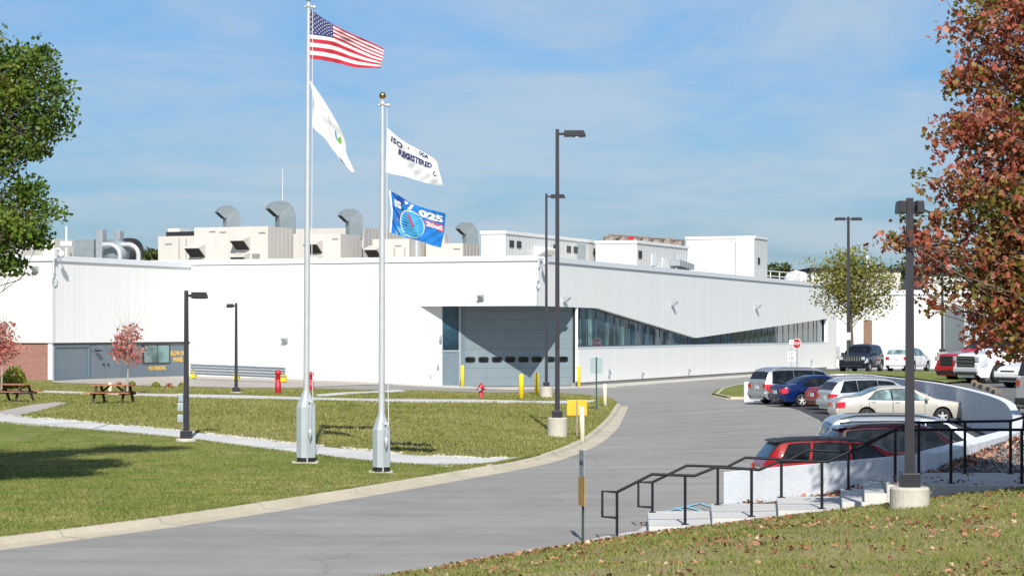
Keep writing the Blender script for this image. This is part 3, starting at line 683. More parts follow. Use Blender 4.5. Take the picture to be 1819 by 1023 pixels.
slits(A_, [(-a + .6, h - .6, .6, .06), (-a + 1.8, h - 2.4, .04, 2.2), (-a + 2.4, h - 2.4, .04, 2.2)])
MB().box((-a + .5, .3, h + .002), (-.2, 3, h + .35)).build('curb_box', M['dark_gap'], A_); MB().box((-a + .6, .4, h + .352), (-a + 1.6, 2, h + .6)).build('cap', M['white_metal'], A_)
B_, a, b, h = unit('rooftop_unit', 'tall beige rooftop unit with three dark hoods and two curved ducts on top', 345, 476, 521, 402, 165, M['beige_panel'], group=bu)
hood(B_, xf(B_, 352, 0), 1.05, 1.3, 1.0, 1.0); hood(B_, xf(B_, 432, 0), 1.55, 1.2, 1.0, 1.0); hood(B_, xf(B_, 432, 0), .35, 1.2, 1.0, 1.0)
slits(B_, [(xf(B_, 372, 0), h - .35, .5, .06), (xf(B_, 391, 0), h - .4, .5, .06), (xf(B_, 460, 0), h - .5, .55, .07), (xf(B_, 448, 0), .8, .35, .45), (xf(B_, 455, 0), .8, .3, .45)])
P_, a, b, h = unit('rooftop_unit', 'longest beige rooftop penthouse behind the flags', 500, 646, 797, 404.5, 174, M['beige_panel'], group=bu)
C_, a, b, h = unit('rooftop_unit', 'beige rooftop unit between the flagpoles with two stacked hoods', 544, 605, 643, 415.5, 168, M['beige_panel'], group=bu)
hood(C_, xf(C_, 561, 0), 1.4, 1.2, 1.0, 1.0); hood(C_, xf(C_, 561, 0), .3, 1.2, 1.0, 1.0); slits(C_, [(xf(C_, 590, 0), h - .4, .5, .06), (xf(C_, 580, 0), .5, .3, .4), (xf(C_, 586, 0), .5, .25, .4)])
D_, a, b, h = unit('rooftop_unit', 'beige rooftop unit with one hood, behind the flag pole with the gold ball', 662, 727, 760, 424, 168, M['beige_panel'], group=bu)
hood(D_, xf(D_, 668, 0), 1.0, 1.1, 1.0, 1.0); slits(D_, [(xf(D_, 702, 0), h - .55, .5, .06), (xf(D_, 700, 0), .2, .04, 1.6), (xf(D_, 719, 0), .2, .04, 1.6)])
E_, a, b, h = unit('rooftop_unit', 'beige rooftop unit closest to the white penthouse', 757, 822, 851, 432, 169, M['beige_panel'], group=bu)
hood(E_, xf(E_, 771, 0), .25, 1.1, .8, .9); slits(E_, [(xf(E_, 806, 0), h - .45, .5, .06)])
G_, a, b, h = unit('rooftop_unit', 'narrow tall beige box beside the blue flag', 781, 789, 796, 417, 172, M['beige_panel'], group=bu)
def gooseneck(label, uc, vc, Y, sc, vb):
    P = W(uc, vc, Y=Y); t = thing('exhaust_duct', label, 'exhaust duct', tuple(P), R(30), 'curved exhaust ducts on the roof'); sc *= 1.06; Ro, ri, th = 1.0 * sc, .04 * sc, .70 * sc
    out, inn = [], []
    for i in range(25):
        q = R(149 * i / 24); out.append((Ro * math.cos(q), Ro * math.sin(q))); inn.append((-.22 * sc + ri * math.cos(q), ri * math.sin(q)))
    zb = P.z - CZ - (HV - vb) * Y / F
    leg = -(P.z - (CZ + (HV - vb) * Y / F)) - .3
    pl = [(Ro, leg)] + out + [(out[-1][0] - .03, out[-1][1] - .05), (inn[-1][0] - .03, inn[-1][1] - .05)] + inn[::-1] + [(-.18 * sc, leg)]
    b = MB(); n = len(pl)
    vs = [(p[0], -th / 2, p[1]) for p in pl] + [(p[0], th / 2, p[1]) for p in pl]
    b.add(vs, [(i, (i + 1) % n, n + (i + 1) % n, n + i) for i in range(n)], 0)
    # side plates as strips
    m = 25; o_i = list(range(1, 26)); i_i = [n - 2 - k for k in range(25)]
    strips = [(0, 1, n - 2, n - 1)] + [(o_i[k], o_i[k + 1], i_i[k + 1], i_i[k]) for k in range(24)] + [(o_i[24], 26, 27, i_i[24])]
    b.add(vs, strips + [tuple(j + n for j in q[::-1]) for q in strips], 0)
    b.build('duct_bend', M['duct'], t)
    c = MB(); e0, e1 = pl[26], pl[27]; e0 = (e0[0] + .03, e0[1]); e1 = (e1[0] - .0, e1[1])
    c.add([(e0[0] - .01, -th * .46, e0[1] - .03), (e1[0] - .01, -th * .46, e1[1] - .012), (e1[0] - .01, th * .46, e1[1] - .012), (e0[0] - .01, th * .46, e0[1] - .03)], [(0, 1, 2, 3)]); c.build('opening', M['dark_gap'], t)
    f = MB(); 
    for q in (45, 90, 135): f.tube([(ri * math.cos(R(q)), -th / 2 - .004, ri * math.sin(R(q))), (Ro * math.cos(R(q)), -th / 2 - .004, Ro * math.sin(R(q)))], .012, 4)
    f.build('seam', M['galv'], t)
gooseneck('curved grey duct over the taller beige unit, furthest from the flags', 403, 388, 169, .90, 405)
gooseneck('largest curved grey duct, below the thin whip antenna', 497, 384, 170, 1.08, 408)
gooseneck('curved grey duct between the two flagpoles', 621, 394, 171, .92, 416)
gooseneck('curved grey duct beside the bright white penthouse', 828, 416, 172, .84, 433)
an = MB(); p = W(502, 300, Y=172); an.tube([(0, 0, 8.4), (0, 0, 10.8), (0, 0, p.z)], [.05, .04, .018], 6); tag(an.build('antenna', M['white_metal'], None, (p.x, p.y, 0)), 'thin white whip antenna standing on the roof behind the largest duct', 'antenna')
an = MB(); p = W(470, 366, Y=170); an.tube([(0, 0, 8.4), (0, 0, p.z)], [.03, .02], 6); an.lathe([(0, -.1), (.09, 0), (0, .12)], 8, c=(0, 0, p.z)); tag(an.build('antenna', M['galv'], None, (p.x, p.y, 0)), 'short grey antenna with a bulb tip beside the largest duct', 'antenna')
sk = MB(); p = W(740, 426, Y=160); sk.tube([(0, 0, 8.2), (0, 0, p.z)], .17, 12); sk.lathe([(.3, 8.3), (.3, 8.75), (.17, 8.95)], 12); tag(sk.build('vent_stack', M['steel_pipe'], None, (p.x, p.y, 0)), 'shiny vent stack rising behind the parapet below the blue flag', 'vent stack')
# white penthouses
wm = M['white_metal']; wu = 'white rooftop penthouses'
W1, a, b, h = unit('rooftop_penthouse', 'white rooftop penthouse with a row of small dark vents, closest to the flags', 855, 898, 1059, 411, 165, M['white_wall'], group=wu, rim=wm)
def side_item(t, y, z, w, hh, name, mat, d=.06): MB().box((.0, y, z), (d, y + w, z + hh)).build(name, mat, t)
def yr(t, u):
    P = t.location; q = (u - CU) / F; return (q * P.y - P.x) / (.375 - .927 * q)
for u in (905, 918, 983, 1007, 1019, 1054): side_item(W1, yr(W1, u), 1.75, .8, .5, 'vent', M['trim'])
side_item(W1, yr(W1, 1024), .2, 2.0, 2.3, 'louver', M['galv'])
sh = MB()
for z in (1.1, .2): sh.prism([(0, z + .9), (.9, z + .7), (.9, z + .6), (0, z + .1)], lambda p, k: (p[0], yr(W1, 950) + 3 * k, p[1]))
sh.build('intake_hood', wm, W1)
W2, a, b, h = unit('rooftop_penthouse', 'white rooftop penthouse with rusty pipework on top, in the middle of the three', 1058, 1131, 1222, 428, 180, M['white_wall'], group=wu, rim=wm)
side_item(W2, yr(W2, 1134), 1.4, .8, .6, 'vent', M['trim'])
for u, z, hh in ((1157, .9, .9), (1164, .6, .5), (1176, .8, .8), (1178, .3, .4)): side_item(W2, yr(W2, u), z, 1.2, hh, 'access_panel', M['coping'])
rk = MB(); 
for i in range(7): rk.box((-3.4 + i * .45, b * (.12 + i * .12), h + .055), (-2.6 + i * .45, b * (.18 + i * .12), h + .42 + .1 * (i % 2)))
rk.tube([(-3.3, b * .1, h + .4), (-.3, b * .95, h + .45)], .1, 6); rk.tube([(-2.9, b * .1, h + .6), (-.1, b * .95, h + .5)], .08, 6); rk.build('pipe_rack', M['rust'], W2)
rk = MB(); rk.lathe([(0, 0), (.5, .1), (.45, .5), (0, .6)], 10, c=(-2.4, b * .35, h + .1)); rk.build('fan_housing', M['red'], W2)
pf = MB()
for i in range(6):
    y = yr(W2, 1190 + i * 4.5); pf.box((.05, y, 1.0 - i * .05), (.9, y + .5, 1.5 - i * .05)); pf.tube([(.5, y, .2), (.5, y + .6, 2.0)], .05, 5)
pf.box((.05, yr(W2, 1192), .2), (1.0, yr(W2, 1216), .35)); pf.build('pipework', M['galv'], W2)
W3, a, b, h = unit('rooftop_penthouse', 'tallest plain white rooftop penthouse near the roof railing', 1219, 1341, 1363, 420, 203, M['white_wall'], group=wu, rim=wm)
MB().box((-a * .26, -.35, 0), (-.0, -.002, h - .2)).build('pilaster', wm, W3)
side_item(W3, yr(W3, 1346), 1.6, .6, .6, 'vent', M['trim'])
rl = thing('roof_railing', 'pale metal guard railing along the roof edge next to the tall white penthouse', 'railing', tuple(W(1352, 492, Y=208)), RA)
rb = MB()
for i in range(9): rb.tube([(i * 3.2, 0, -.5), (i * 3.2, 0, .62)], .05, 6)
for z in (.62, .15): rb.tube([(0, 0, z), (25.6, 0, z)], .05, 6)
rb.build('bar', M['coping'], rl)
tk = MB(); tk.lathe([(1.2, 8.0), (1.2, 9.1), (.9, 9.6), (0, 9.8)], 14); p = W(1415, 490, Y=222); tag(tk.build('roof_tank', M['white_metal'], None, (p.x, p.y, 0)), 'small domed pale tank on the roof behind the guard railing', 'tank')
# equipment behind the wing
q = W(0, 0, Y=158)
def roofbox(name, label, cat, u0, u1, v0, Y, depth, mat, rz=FA, zb=8.3):
    p0, p1 = W(u0, v0, Y=Y), W(u1, v0, Y=Y); w = (p1.x - p0.x) / .95; b = MB(); b.box((0, 0, 0), (w, depth, p0.z - zb))
    return tag(b.build(name, mat, None, (p0.x, Y, zb), rz, bevel=.03), label, cat)
roofbox('equipment_box', 'ribbed grey blue equipment enclosure behind the wing parapet', 'equipment box', 113, 172, 426, 162, 4, M['duct'])
roofbox('vent_stack', 'tall flat grey stack next to the grey enclosure', 'vent stack', 170, 183, 408, 161, .6, M['galv'])
roofbox('vent_stack', 'shorter flat grey stack behind the round blower', 'vent stack', 202, 214, 410, 168, .6, M['galv'])
sl = MB(); p0 = W(-12, 430, Y=158); sl.prism([(0, 0), (2.3, 0), (2.3, 1.9), (1.2, 1.9), (0, 1.1)], lambda p, k: (p[0], 4 * k, p[1])); tag(sl.build('sloped_housing', M['beige_panel'], None, (p0.x, 158, 8.3), FA), 'beige sloped housing behind the green tree', 'rooftop unit')
roofbox('sloped_housing', 'beige box unit on the wing roof below the green branches', 'rooftop unit', 60, 100, 425, 160, 3, M['beige_panel'])
bw = MB(); p0 = W(206, 448, Y=160); bw.lathe([(.3, -.42), (.95, -.40), (.95, .40), (.3, .42)], 22, axis='y'); bw.box((-.95, -.39, -1.2), (-.1, .39, 0)); 
o = tag(bw.build('blower', M['duct'], None, tuple(p0), R(-30)), 'round grey blower housing among the curved pipes', 'blower')
bw = MB(); p0 = W(229, 446, Y=163); bw.lathe([(.2, -.6), (.7, -.6), (.95, -.2), (.95, .5), (.3, .6)], 18, axis='y'); bw.box((-.8, -.4, -1.2), (.8, .4, -.2)); tag(bw.build('blower', M['trim'], None, tuple(p0), R(-20)), 'black motor and blower between the two curved pipes', 'blower')
for u, lb in ((213, 'shiny curved pipe in front of the round blower'), (246, 'shiny curved pipe at the end of the pipework, beside the beige unit')):
    p0 = W(u, 462, Y=159); t = MB(); rr = .8
    t.tube([(-rr - .5, 0, 1.1)] + [(-rr + rr * math.sin(R(k * 9)), 0, 1.1 - .75 * (1 - math.cos(R(k * 9)))) for k in range(11)] + [(0, 0, -.6)], .17, 10); tag(t.build('curved_pipe', M['steel_pipe'], None, tuple(p0), R(-15)), lb, 'pipe', 'curved pipes on the wing roof')
mast = MB(); p0 = W(118, 420, Y=159); mast.tube([(0, 0, 8.2), (0, 0, CZ + (HV - 402) * 159 / F)], .07, 8); mast.box((-.4, -.2, 9.9), (.4, .3, 10.2)); tag(mast.build('mast', M['white_metal'], None, (p0.x, 159, 0)), 'short white mast on a pale bracket above the wing corner', 'mast')

# ================================================================== FAR BUILDINGS
def slab(name, label, u0, u1, vt, Y, depth, mat, top=None, zb=-.3):
    p0, p1 = W(u0, vt, Y=Y), W(u1, vt, Y=Y); t = thing(name, label, 'building', (p0.x, Y, 0)); w = p1.x - p0.x
    MB().box((0, 0, zb), (w, depth, p0.z)).build('wall', mat, t)
    if top: MB().box((-.15, -.15, p0.z - .4), (w + .15, depth, p0.z + .1)).build('coping', top, t)
    return t, w, p0.z
an_, w, z = slab('annex_building', 'plain white annex building behind the yellowing tree', 1480, 1712, 517, 238, 20, M['white_wall'], M['coping'])
MB().box((W(1534, 0, Y=238).x - an_.location.x, -.1, .6), (W(1549, 0, Y=238).x - an_.location.x, -.002, 5.0)).build('door', M['brown_door'], an_)
MB().box((W(1464, 0, Y=238).x - an_.location.x + 1, -.12, 1.0), (W(1470, 0, Y=238).x - an_.location.x + 1.3, -.002, 2.2)).build('meter_box', M['galv'], an_)
slab('plant_building', 'beige block with a dark roof edge rising behind the yellowing tree', 1441, 1600, 477, 270, 20, M['beige_panel'], M['dark_gap'])
slab('plant_building', 'pale beige block with a dark roof edge, behind the red leaves', 1638, 1790, 484, 275, 20, M['beige_panel'], M['dark_gap'])
t_, w, z = slab('process_tower', 'grey steel process building behind the red pickup', 1713, 1850, 545, 215, 10, M['galv'], M['coping'])
for i in range(4): MB().tube([(1.2 + i * 1.4, -.5, .2), (1.2 + i * 1.4, -.5, z - .6 - i * .3)], .35, 10).build('pipe', M['duct'] if i % 2 else M['steel_pipe'], t_)
roofbox('vent_stack', 'small white stack on the beige block above the yellowing tree', 'vent stack', 1538, 1543, 455, 272, 1, M['white_metal'], 0, 10)
br = thing('barrier', 'low grey barrier with a yellow and black chevron end behind the red pickup', 'barrier', tuple(place(1600, 641, lambda x, y: .4)), 0)
MB().prism([(-.3, 0), (.3, 0), (.12, .4), (.1, .9), (-.1, .9), (-.12, .4)], lambda p, k: (6.5 * k, p[0], p[1])).build('rail_body', M['galv'], br)
for i in range(5): MB().box((1.7 + i * .28, -.36, .25), (1.98 + i * .28, -.315, .85)).build('chevron_band', M['yellow'] if i % 2 == 0 else M['black'], br)
# ================================================================== FLAGPOLES AND FLAGS
def flagpole(label, ub, vb, ut, vt, h_shroud, ws, finial):
    p = place(ub, vb, h_lawn); top = W(ut, vt, Y=p.y); H = top.z - p.z; lean = (top.x - p.x) / H
    t = thing('flagpole', label, 'flagpole', tuple(p), 0, 'silver flagpoles on the front lawn')
    X = lambda z: lean * z
    MB().tube([(X(z), 0, z) for z in (h_shroud - .05, H * .45, H * .7, H)], [.088, .085, .074, .05], 20).build('pole', M['alum'], t)
    s = MB(); hx = [(-ws / 2, -.02), (-ws * .2, -.21), (.06, -.25), (ws / 2, -.06), (ws / 2, .12), (-ws / 2, .12)]
    hz = h_shroud - .45; tp = [(x * .32, y * .45) for x, y in hx]
    vs = [(x, y, .15) for x, y in hx] + [(x, y, hz) for x, y in hx] + [(x, y, h_shroud) for x, y in tp]
    fs = [tuple(range(6))[::-1], tuple(range(12, 18))]
    for k in (0, 6):
        for i in range(6): fs.append((k + i, k + (i + 1) % 6, k + 6 + (i + 1) % 6, k + 6 + i))
    s.add(vs, fs); sh = s.build('shroud', M['shroud'], t, bevel=.008)
    r = MB(); r.tube([(-ws * .2, -.213, .15), (-ws * .2, -.213, hz)], .012, 6); r.tube([(.06, -.255, .02), (.06, -.255, h_shroud - .25)], .022, 6); r.build('edge_trim', M['alum'], sh)
    b = MB(); b.add([(x * .93, y * .85, 0) for x, y in hx] + [(x * .93, y * .85, .15) for x, y in hx], [(i, (i + 1) % 6, 6 + (i + 1) % 6, 6 + i) for i in range(6)]); b.build('base_gap', M['black'], t)
    b = MB(); b.box((-ws * .68, -.38, -.05), (ws * .68, .3, .03))
    for x in (-.62, .62):
        b.lathe([(.025, .03), (.025, .08), (0, .08)], 8, c=(x * ws, -.33, 0))
    b.build('base_plate', M['old_concrete'], t)
    c = MB(); c.tube([(.17, -.27, h_shroud - .3), (.17, -.3, h_shroud - .5), (.16, -.3, .95)], .018, 6); c.lathe([(0, .14), (.05, .1), (.055, 0), (.0, -.2)], 10, c=(.15, -.33, .85)); c.cbox((.15, -.2, h_shroud - .28), (.1, .12, .06)); c.build('cleat', M['alum'], t)
    hl = MB(); hl.tube([(X(h_shroud) + .2, -.16, h_shroud - .4), (X(H * .5) + .135, -.05, H * .5), (X(H) + .12, 0, H - .08)], .011, 6); hl.build('halyard', M['f_white'], t)
    tr = MB(); tr.lathe([(.055, H), (.075, H + .02), (.075, H + .09), (.04, H + .11), (.03, H + .2)], 12, c=(X(H), 0, 0)); tr.tube([(X(H) - .1, 0, H + .02), (X(H) + .19, 0, H + .02)], .025, 6); tr.lathe([(0, -.03), (.05, -.03), (.05, .03), (0, .03)], 10, axis='y', c=(X(H) + .17, 0, H + .01))
    tr.build('pulley', M['alum'], t)
    f = MB(); f.lathe([(.095 * math.sin(R(a)), H + .27 - .095 * math.cos(R(a))) for a in range(0, 181, 15)], 16, c=(X(H), 0, 0)); f.build('finial', finial, t)
    return p
PA = flagpole('taller silver flagpole carrying the striped national flag', 543.5, 822, 548, 14, 2.05, .54, M['galv'])
PB = flagpole('shorter silver flagpole topped by a gold ball', 677.5, 839, 679.5, 188, 1.62, .47, M['gold'])

class Flag:
    def __init__(s, rows, ts, Yp, fx, fy, amp, k, ph, tilt):
        s.ns, s.nt = 96, 52
        S = np.linspace(0, 1, s.ns + 1); T = np.linspace(0, 1, s.nt + 1); G = []
        def sm(a, n=9):
            p = np.pad(a, n, mode='reflect', reflect_type='odd'); return np.convolve(p, np.ones(2 * n + 1) / (2 * n + 1), 'same')[n:-n]
        for row in rows:
            q = np.linspace(0, 1, len(row)); G.append(np.stack([sm(np.interp(S, q, [fx(p) for p in row])), sm(np.interp(S, q, [fy(p) for p in row]))], -1))
        G = np.array(G); U = np.zeros((s.nt + 1, s.ns + 1)); V = U.copy()
        for j in range(s.ns + 1):
            U[:, j] = sm(np.interp(T, ts, G[:, j, 0]), 4); V[:, j] = sm(np.interp(T, ts, G[:, j, 1]), 4)
        SS, TT = np.meshgrid(S, T); e = np.minimum(1, SS * 2.5)
        D = amp * np.sin(2 * np.pi * (k * SS + ph[0] * TT) + ph[1]) * e + amp * .35 * np.sin(2 * np.pi * (2.3 * k * SS - .8 * TT) + 1.0) * e + tilt * SS + amp * .12 * np.sin(2 * np.pi * (5 * SS + 3 * TT)) * e
        s.P = np.stack([(U - CU) * Yp / F, Yp + D, CZ - (V - HV) * Yp / F], -1)
    def at(s, a, b, off=0.0):
        a = min(max(a, 0), 1) * s.ns; b = min(max(b, 0), 1) * s.nt; i, j = min(int(a), s.ns - 1), min(int(b), s.nt - 1); x, y = a - i, b - j; P = s.P
        p = (P[j, i] * (1 - x) + P[j, i + 1] * x) * (1 - y) + (P[j + 1, i] * (1 - x) + P[j + 1, i + 1] * x) * y
        if off:
            n = np.cross(P[j, i + 1] - P[j, i], P[j + 1, i] - P[j, i]); n = n / (np.linalg.norm(n) + 1e-9)
            if n[1] > 0: n = -n
            p = p + n * off
        return tuple(p)
    def sheet(s, mb, fn):
        base = len(mb.v); P = s.P.reshape(-1, 3); mb.v += [tuple(p) for p in P]; w = s.ns + 1
        for j in range(s.nt):
            for i in range(s.ns):
                mb.f.append((base + j * w + i, base + j * w + i + 1, base + (j + 1) * w + i + 1, base + (j + 1) * w + i)); mb.m.append(fn((i + .5) / s.ns, (j + .5) / s.nt)); mb.sm.append(True)
    def shape(s, mb, pts, mi, off=.012, both=False):
        """a flat outline in (s, t), filled from its middle"""
        cx, cy = sum(p[0] for p in pts) / len(pts), sum(p[1] for p in pts) / len(pts)
        for sg in ((1, -1) if both else (1,)):
            n = len(pts); m = 5; vs = [s.at(cx, cy, off * sg)]
            for k in range(1, m + 1): vs += [s.at(cx + (a - cx) * k / m, cy + (b - cy) * k / m, off * sg) for a, b in pts]
            fs = [(0, 1 + i, 1 + (i + 1) % n) for i in range(n)]
            for k in range(m - 1): fs += [(1 + k * n + i, 1 + k * n + n + i, 1 + k * n + n + (i + 1) % n, 1 + k * n + (i + 1) % n) for i in range(n)]
            mb.add(vs, fs, mi, True)
    def text(s, mb, body, s0, s1, t0, t1, mi, off=.014, bold=.02, slope=0.0, shear=0.0):
        vs, fs = text_mesh(body, 1.0, bold, shear=shear); xs = [v[0] for v in vs]; ys = [v[1] for v in vs]
        f = lambda v: ((v[0] - min(xs)) / (max(xs) - min(xs)), (v[1] - min(ys)) / (max(ys) - min(ys)))
        out = []
        for v in vs:
            a, b = f(v); out.append(s.at(s0 + a * (s1 - s0), t1 + (t0 - t1) * b + slope * a, off))
        mb.add(out, fs, mi)
Z4 = (lambda p: 520 + p[0] * .1271, lambda p: p[1] * .1271)
fl = Flag([[(218, 118), (330, 195), (450, 270), (585, 350), (720, 425), (880, 485), (1040, 545), (1262, 652)],
           [(235, 485), (350, 495), (470, 505), (590, 528), (740, 590), (900, 665), (1040, 735), (1245, 815)],
           [(246, 825), (380, 838), (500, 852), (620, 872), (760, 905), (900, 936), (1050, 942), (1215, 932)]], [0, .54, 1], PA.y - .02, *Z4, .09, 1.25, (.55, .6), .45)
mb = MB(); fl.sheet(mb, lambda a, b: 2 if (a < .4 and b < 7 / 13) else (0 if int(b * 13) % 2 == 0 else 1))
for r in range(9):
    for c in range(6 if r % 2 == 0 else 5):
        cx = .4 * ((2 * c + 1 + r % 2) / 12); cy = (7 / 13) * (r + 1) / 10; rr = .024
        pts = [(cx + (rr if k % 2 == 0 else rr * .4) * .56 * math.sin(math.pi * k / 5), cy - (rr if k % 2 == 0 else rr * .4) * math.cos(math.pi * k / 5)) for k in range(10)]
        fl.shape(mb, pts, 1, .01, True)
tag(mb.build('national_flag', [M['f_red'], M['f_white'], M['f_blue']]), 'striped red and white flag with stars on navy, atop the taller flagpole', 'flag')
Z5 = (lambda p: 540 + p[0] * .1661, lambda p: 140 + p[1] * .1661)
fl = Flag([[(62, 15), (130, 110), (200, 215), (265, 320), (330, 430), (390, 545), (450, 670), (440, 790), (470, 850), (535, 992)],
           [(110, 250), (145, 310), (175, 370), (215, 460), (255, 545), (300, 640), (345, 740), (390, 830), (440, 930), (500, 990)],
           [(85, 505), (120, 550), (165, 590), (220, 625), (260, 690), (300, 750), (345, 815), (385, 870), (420, 905), (470, 955)]], [0, .5, 1], PA.y - .02, *Z5, .05, 1.0, (.9, 2.2), .25)
mb = MB(); fl.sheet(mb, lambda a, b: 0)
fl.shape(mb, [(.50, .22), (.53, .20), (.60, .31), (.585, .36), (.54, .33)], 2); fl.shape(mb, [(.60, .11), (.645, .16), (.655, .26), (.60, .33), (.585, .25)], 1)
for a, b in ((.36, .22), (.385, .24), (.41, .26), (.72, .2), (.745, .22), (.77, .2), (.44, .44), (.47, .46), (.50, .47), (.53, .48)): fl.shape(mb, [(a, b), (a + .012, b - .03), (a + .02, b + .0), (a + .008, b + .03)], 3)
tag(mb.build('company_flag', [M['f_white'], M['f_green'], M['f_steel'], M['f_grey']]), 'drooping white flag with a small green and blue leaf emblem below the striped flag', 'flag')
Z6 = (lambda p: 680 + p[0] * .1173, lambda p: 220 + p[1] * .1173)
fl = Flag([[(60, 55), (200, 178), (340, 285), (480, 350), (580, 405), (700, 468), (805, 535)],
           [(55, 400), (200, 470), (340, 535), (480, 595), (600, 650), (720, 690), (850, 720)],
           [(45, 735), (190, 775), (340, 790), (480, 840), (620, 880), (740, 905), (912, 932)]], [0, .5, 1], PB.y - .02, *Z6, .075, .95, (-.75, 2.9), .35)
mb = MB(); fl.sheet(mb, lambda a, b: 0)
fl.text(mb, 'ISO  \u2019', .07, .40, .10, .24, 1, bold=.03, shear=.15); fl.text(mb, '00A', .60, .80, .03, .17, 1, bold=.03, shear=.15); fl.text(mb, 'REGISTERED', .20, .86, .285, .47, 1, bold=.045, slope=-.02, shear=.15)
fl.shape(mb, [(.90 + .035 * math.cos(a), .62 + .09 * math.sin(a)) for a in [k * math.pi / 8 for k in range(16)]], 1); fl.shape(mb, [(.905 + .022 * math.cos(a), .62 + .055 * math.sin(a)) for a in [k * math.pi / 8 for k in range(16)]], 0, .018)
tag(mb.build('registration_flag', [M['f_white'], M['f_ink']]), 'white flag lettered REGISTERED in dark blue, above the blue flag', 'flag')
Z7 = (lambda p: 680 + p[0] * .1125, lambda p: 330 + p[1] * .1125)
fl = Flag([[(95, 72), (260, 152), (400, 255), (560, 315), (700, 358), (850, 395), (988, 432)],
           [(132, 400), (270, 470), (420, 540), (560, 590), (700, 645), (840, 690), (965, 720)],
           [(105, 735), (250, 780), (390, 822), (540, 858), (660, 895), (780, 945), (912, 972)]], [0, .5, 1], PB.y - .02, *Z7, .07, 1.1, (-.6, 3.4), .3)
mb = MB(); fl.sheet(mb, lambda a, b: 1 if a < .032 else (2 if (math.sin(31 * a - 17 * b) > .72 and a < .35) or (a + b * .5 < .32 and a > .12 and b < .4) else (4 if (b > .78 and .1 < a < .3) else 0)))
C0, C1, RA_, RB_ = .395, .60, .225, .375
circ = lambda k, n, f=1.0: (C0 + RA_ * f * math.cos(2 * math.pi * k / n), C1 + RB_ * f * math.sin(2 * math.pi * k / n))
fl.shape(mb, [circ(k, 40) for k in range(40)], 1, .010); fl.shape(mb, [circ(k, 40, .93) for k in range(40)], 3, .014)
for i in range(-4, 5):
    yy = C1 + i * .07; hw = RA_ * .9 * math.sqrt(max(0, 1 - (i * .07 / RB_) ** 2))
    fl.shape(mb, [(C0 - hw, yy - .008), (C0 - hw * .3, yy - .012), (C0 + hw, yy - .022), (C0 + hw, yy + .004), (C0 - hw * .3, yy + .008), (C0 - hw, yy + .012)], 0, .017)
fl.shape(mb, [(.30, .34), (.345, .36), (.43, .62), (.405, .66), (.375, .60)], 5, .021); fl.shape(mb, [(.43, .55), (.50, .58), (.60, .82), (.53, .90), (.46, .78)], 3, .020)
fl.shape(mb, [(.615, .33), (.97, .33), (.99, .36), (.985, .50), (.96, .535), (.615, .50)], 5, .012)
fl.text(mb, '2005', .64, .965, .355, .485, 1, .018, .05); fl.text(mb, 'IS', .08, .20, .15, .33, 1, .018, .05); fl.text(mb, '\u2019/', .26, .42, .04, .22, 1, .018, .05); fl.text(mb, '025', .50, .965, .085, .285, 1, .018, .06)
for a, b in ((.14, .42), (.10, .60), (.13, .86), (.46, .20), (.58, .97)): fl.shape(mb, [(a, b), (a + .03, b + .02), (a + .035, b + .07), (a + .01, b + .05)], 5, .014)
tag(mb.build('standard_flag', [M['f_sky'], M['f_white'], M['f_deep'], M['f_cyan'], M['f_cyan'], M['f_pink']]), 'bright blue flag with a ringed compass emblem and a red 2005 strip', 'flag')

# ================================================================== LAMPS, POSTS, SIGNS
def lamp(name, label, ub, vb, vt, h, hw, sides=(1,), pier=None, half=.065, boxes=False, arm=1.0, Y=None, rz=0.0, baseplate=True):
    p = place(ub, vb, h) if Y is None else W(ub, vb, Y=Y); Ht = CZ - (vt - HV) * p.y / F - p.z
    t = thing(name, label, 'street lamp', tuple(p), rz); z0 = 0
    if pier:
        r, z0 = pier; MB().lathe([(r, -.5), (r, z0 - .03), (r - .03, z0)], 28, smooth=False).build('pier', M['pier'], t, bevel=.01)
    if baseplate: MB().box((-half * 2.1, -half * 2.1, z0), (half * 2.1, half * 2.1, z0 + .16 + half)).build('base_cover', M['pole'], t, bevel=.01)
    m = MB(); a = half; b = half * .72
    m.add([(-a, -a, z0), (a, -a, z0), (a, a, z0), (-a, a, z0), (-b, -b, Ht), (b, -b, Ht), (b, b, Ht), (-b, b, Ht)], [(0, 1, 5, 4), (1, 2, 6, 5), (2, 3, 7, 6), (3, 0, 4, 7), (4, 5, 6, 7)]); m.build('pole', M['pole'], t)
    for sd in sides:
        hd = MB(); L = hw * arm; d = .22 * max(1, hw / .8)
        hd.prism([(b, -.19), (b + .22 * L, -.19), (b + .22 * L, -.10), (b, -.10)], lambda q, k: (sd * q[0], -.05 + .1 * k, Ht + q[1] - .02))
        hd.prism([(b + .2 * L, -.05), (b + L * .93, -.05), (b + L, -.14), (b + L * 1.04, -.26), (b + .2 * L, -.26)], lambda q, k: (sd * q[0], -d + 2 * d * k, Ht + q[1]))
        ho = hd.build('lamp_head', M['pole'], t, bevel=.012)
        ln = MB(); ln.prism([(b + .3 * L, -.262), (b + L * .95, -.262), (b + L * .95, -.275), (b + .3 * L, -.275)], lambda q, k: (sd * q[0], -d * .8 + 1.6 * d * k, Ht + q[1])); ln.build('lens', M['car_glass_pale'], ho)
    if boxes:
        for i, (z, w, hh) in enumerate(((1.28, .16, .26), (.98, .19, .26), (.62, .19, .24))):
            b_ = MB(); b_.box((-half - w, -.11, z), (-half - .002, .09, z + hh)); o = b_.build('outlet_box', M['galv'], t, bevel=.01); MB().cbox((-half - w / 2, -.115, z + hh / 2), (w * .6, .012, hh * .6)).build('cover', M['sign_back'], o)
        MB().tube([(-half - .06, 0, .16), (-half - .06, 0, .62)], .02, 6).build('conduit', M['galv'], t)
    return t, p
lamp('street_lamp', 'tallest dark lamp post with one head, on a thick round concrete pier beside the drive', 990, 775, 230, h_lawn, .92, (1,), (.36, .68), .088)
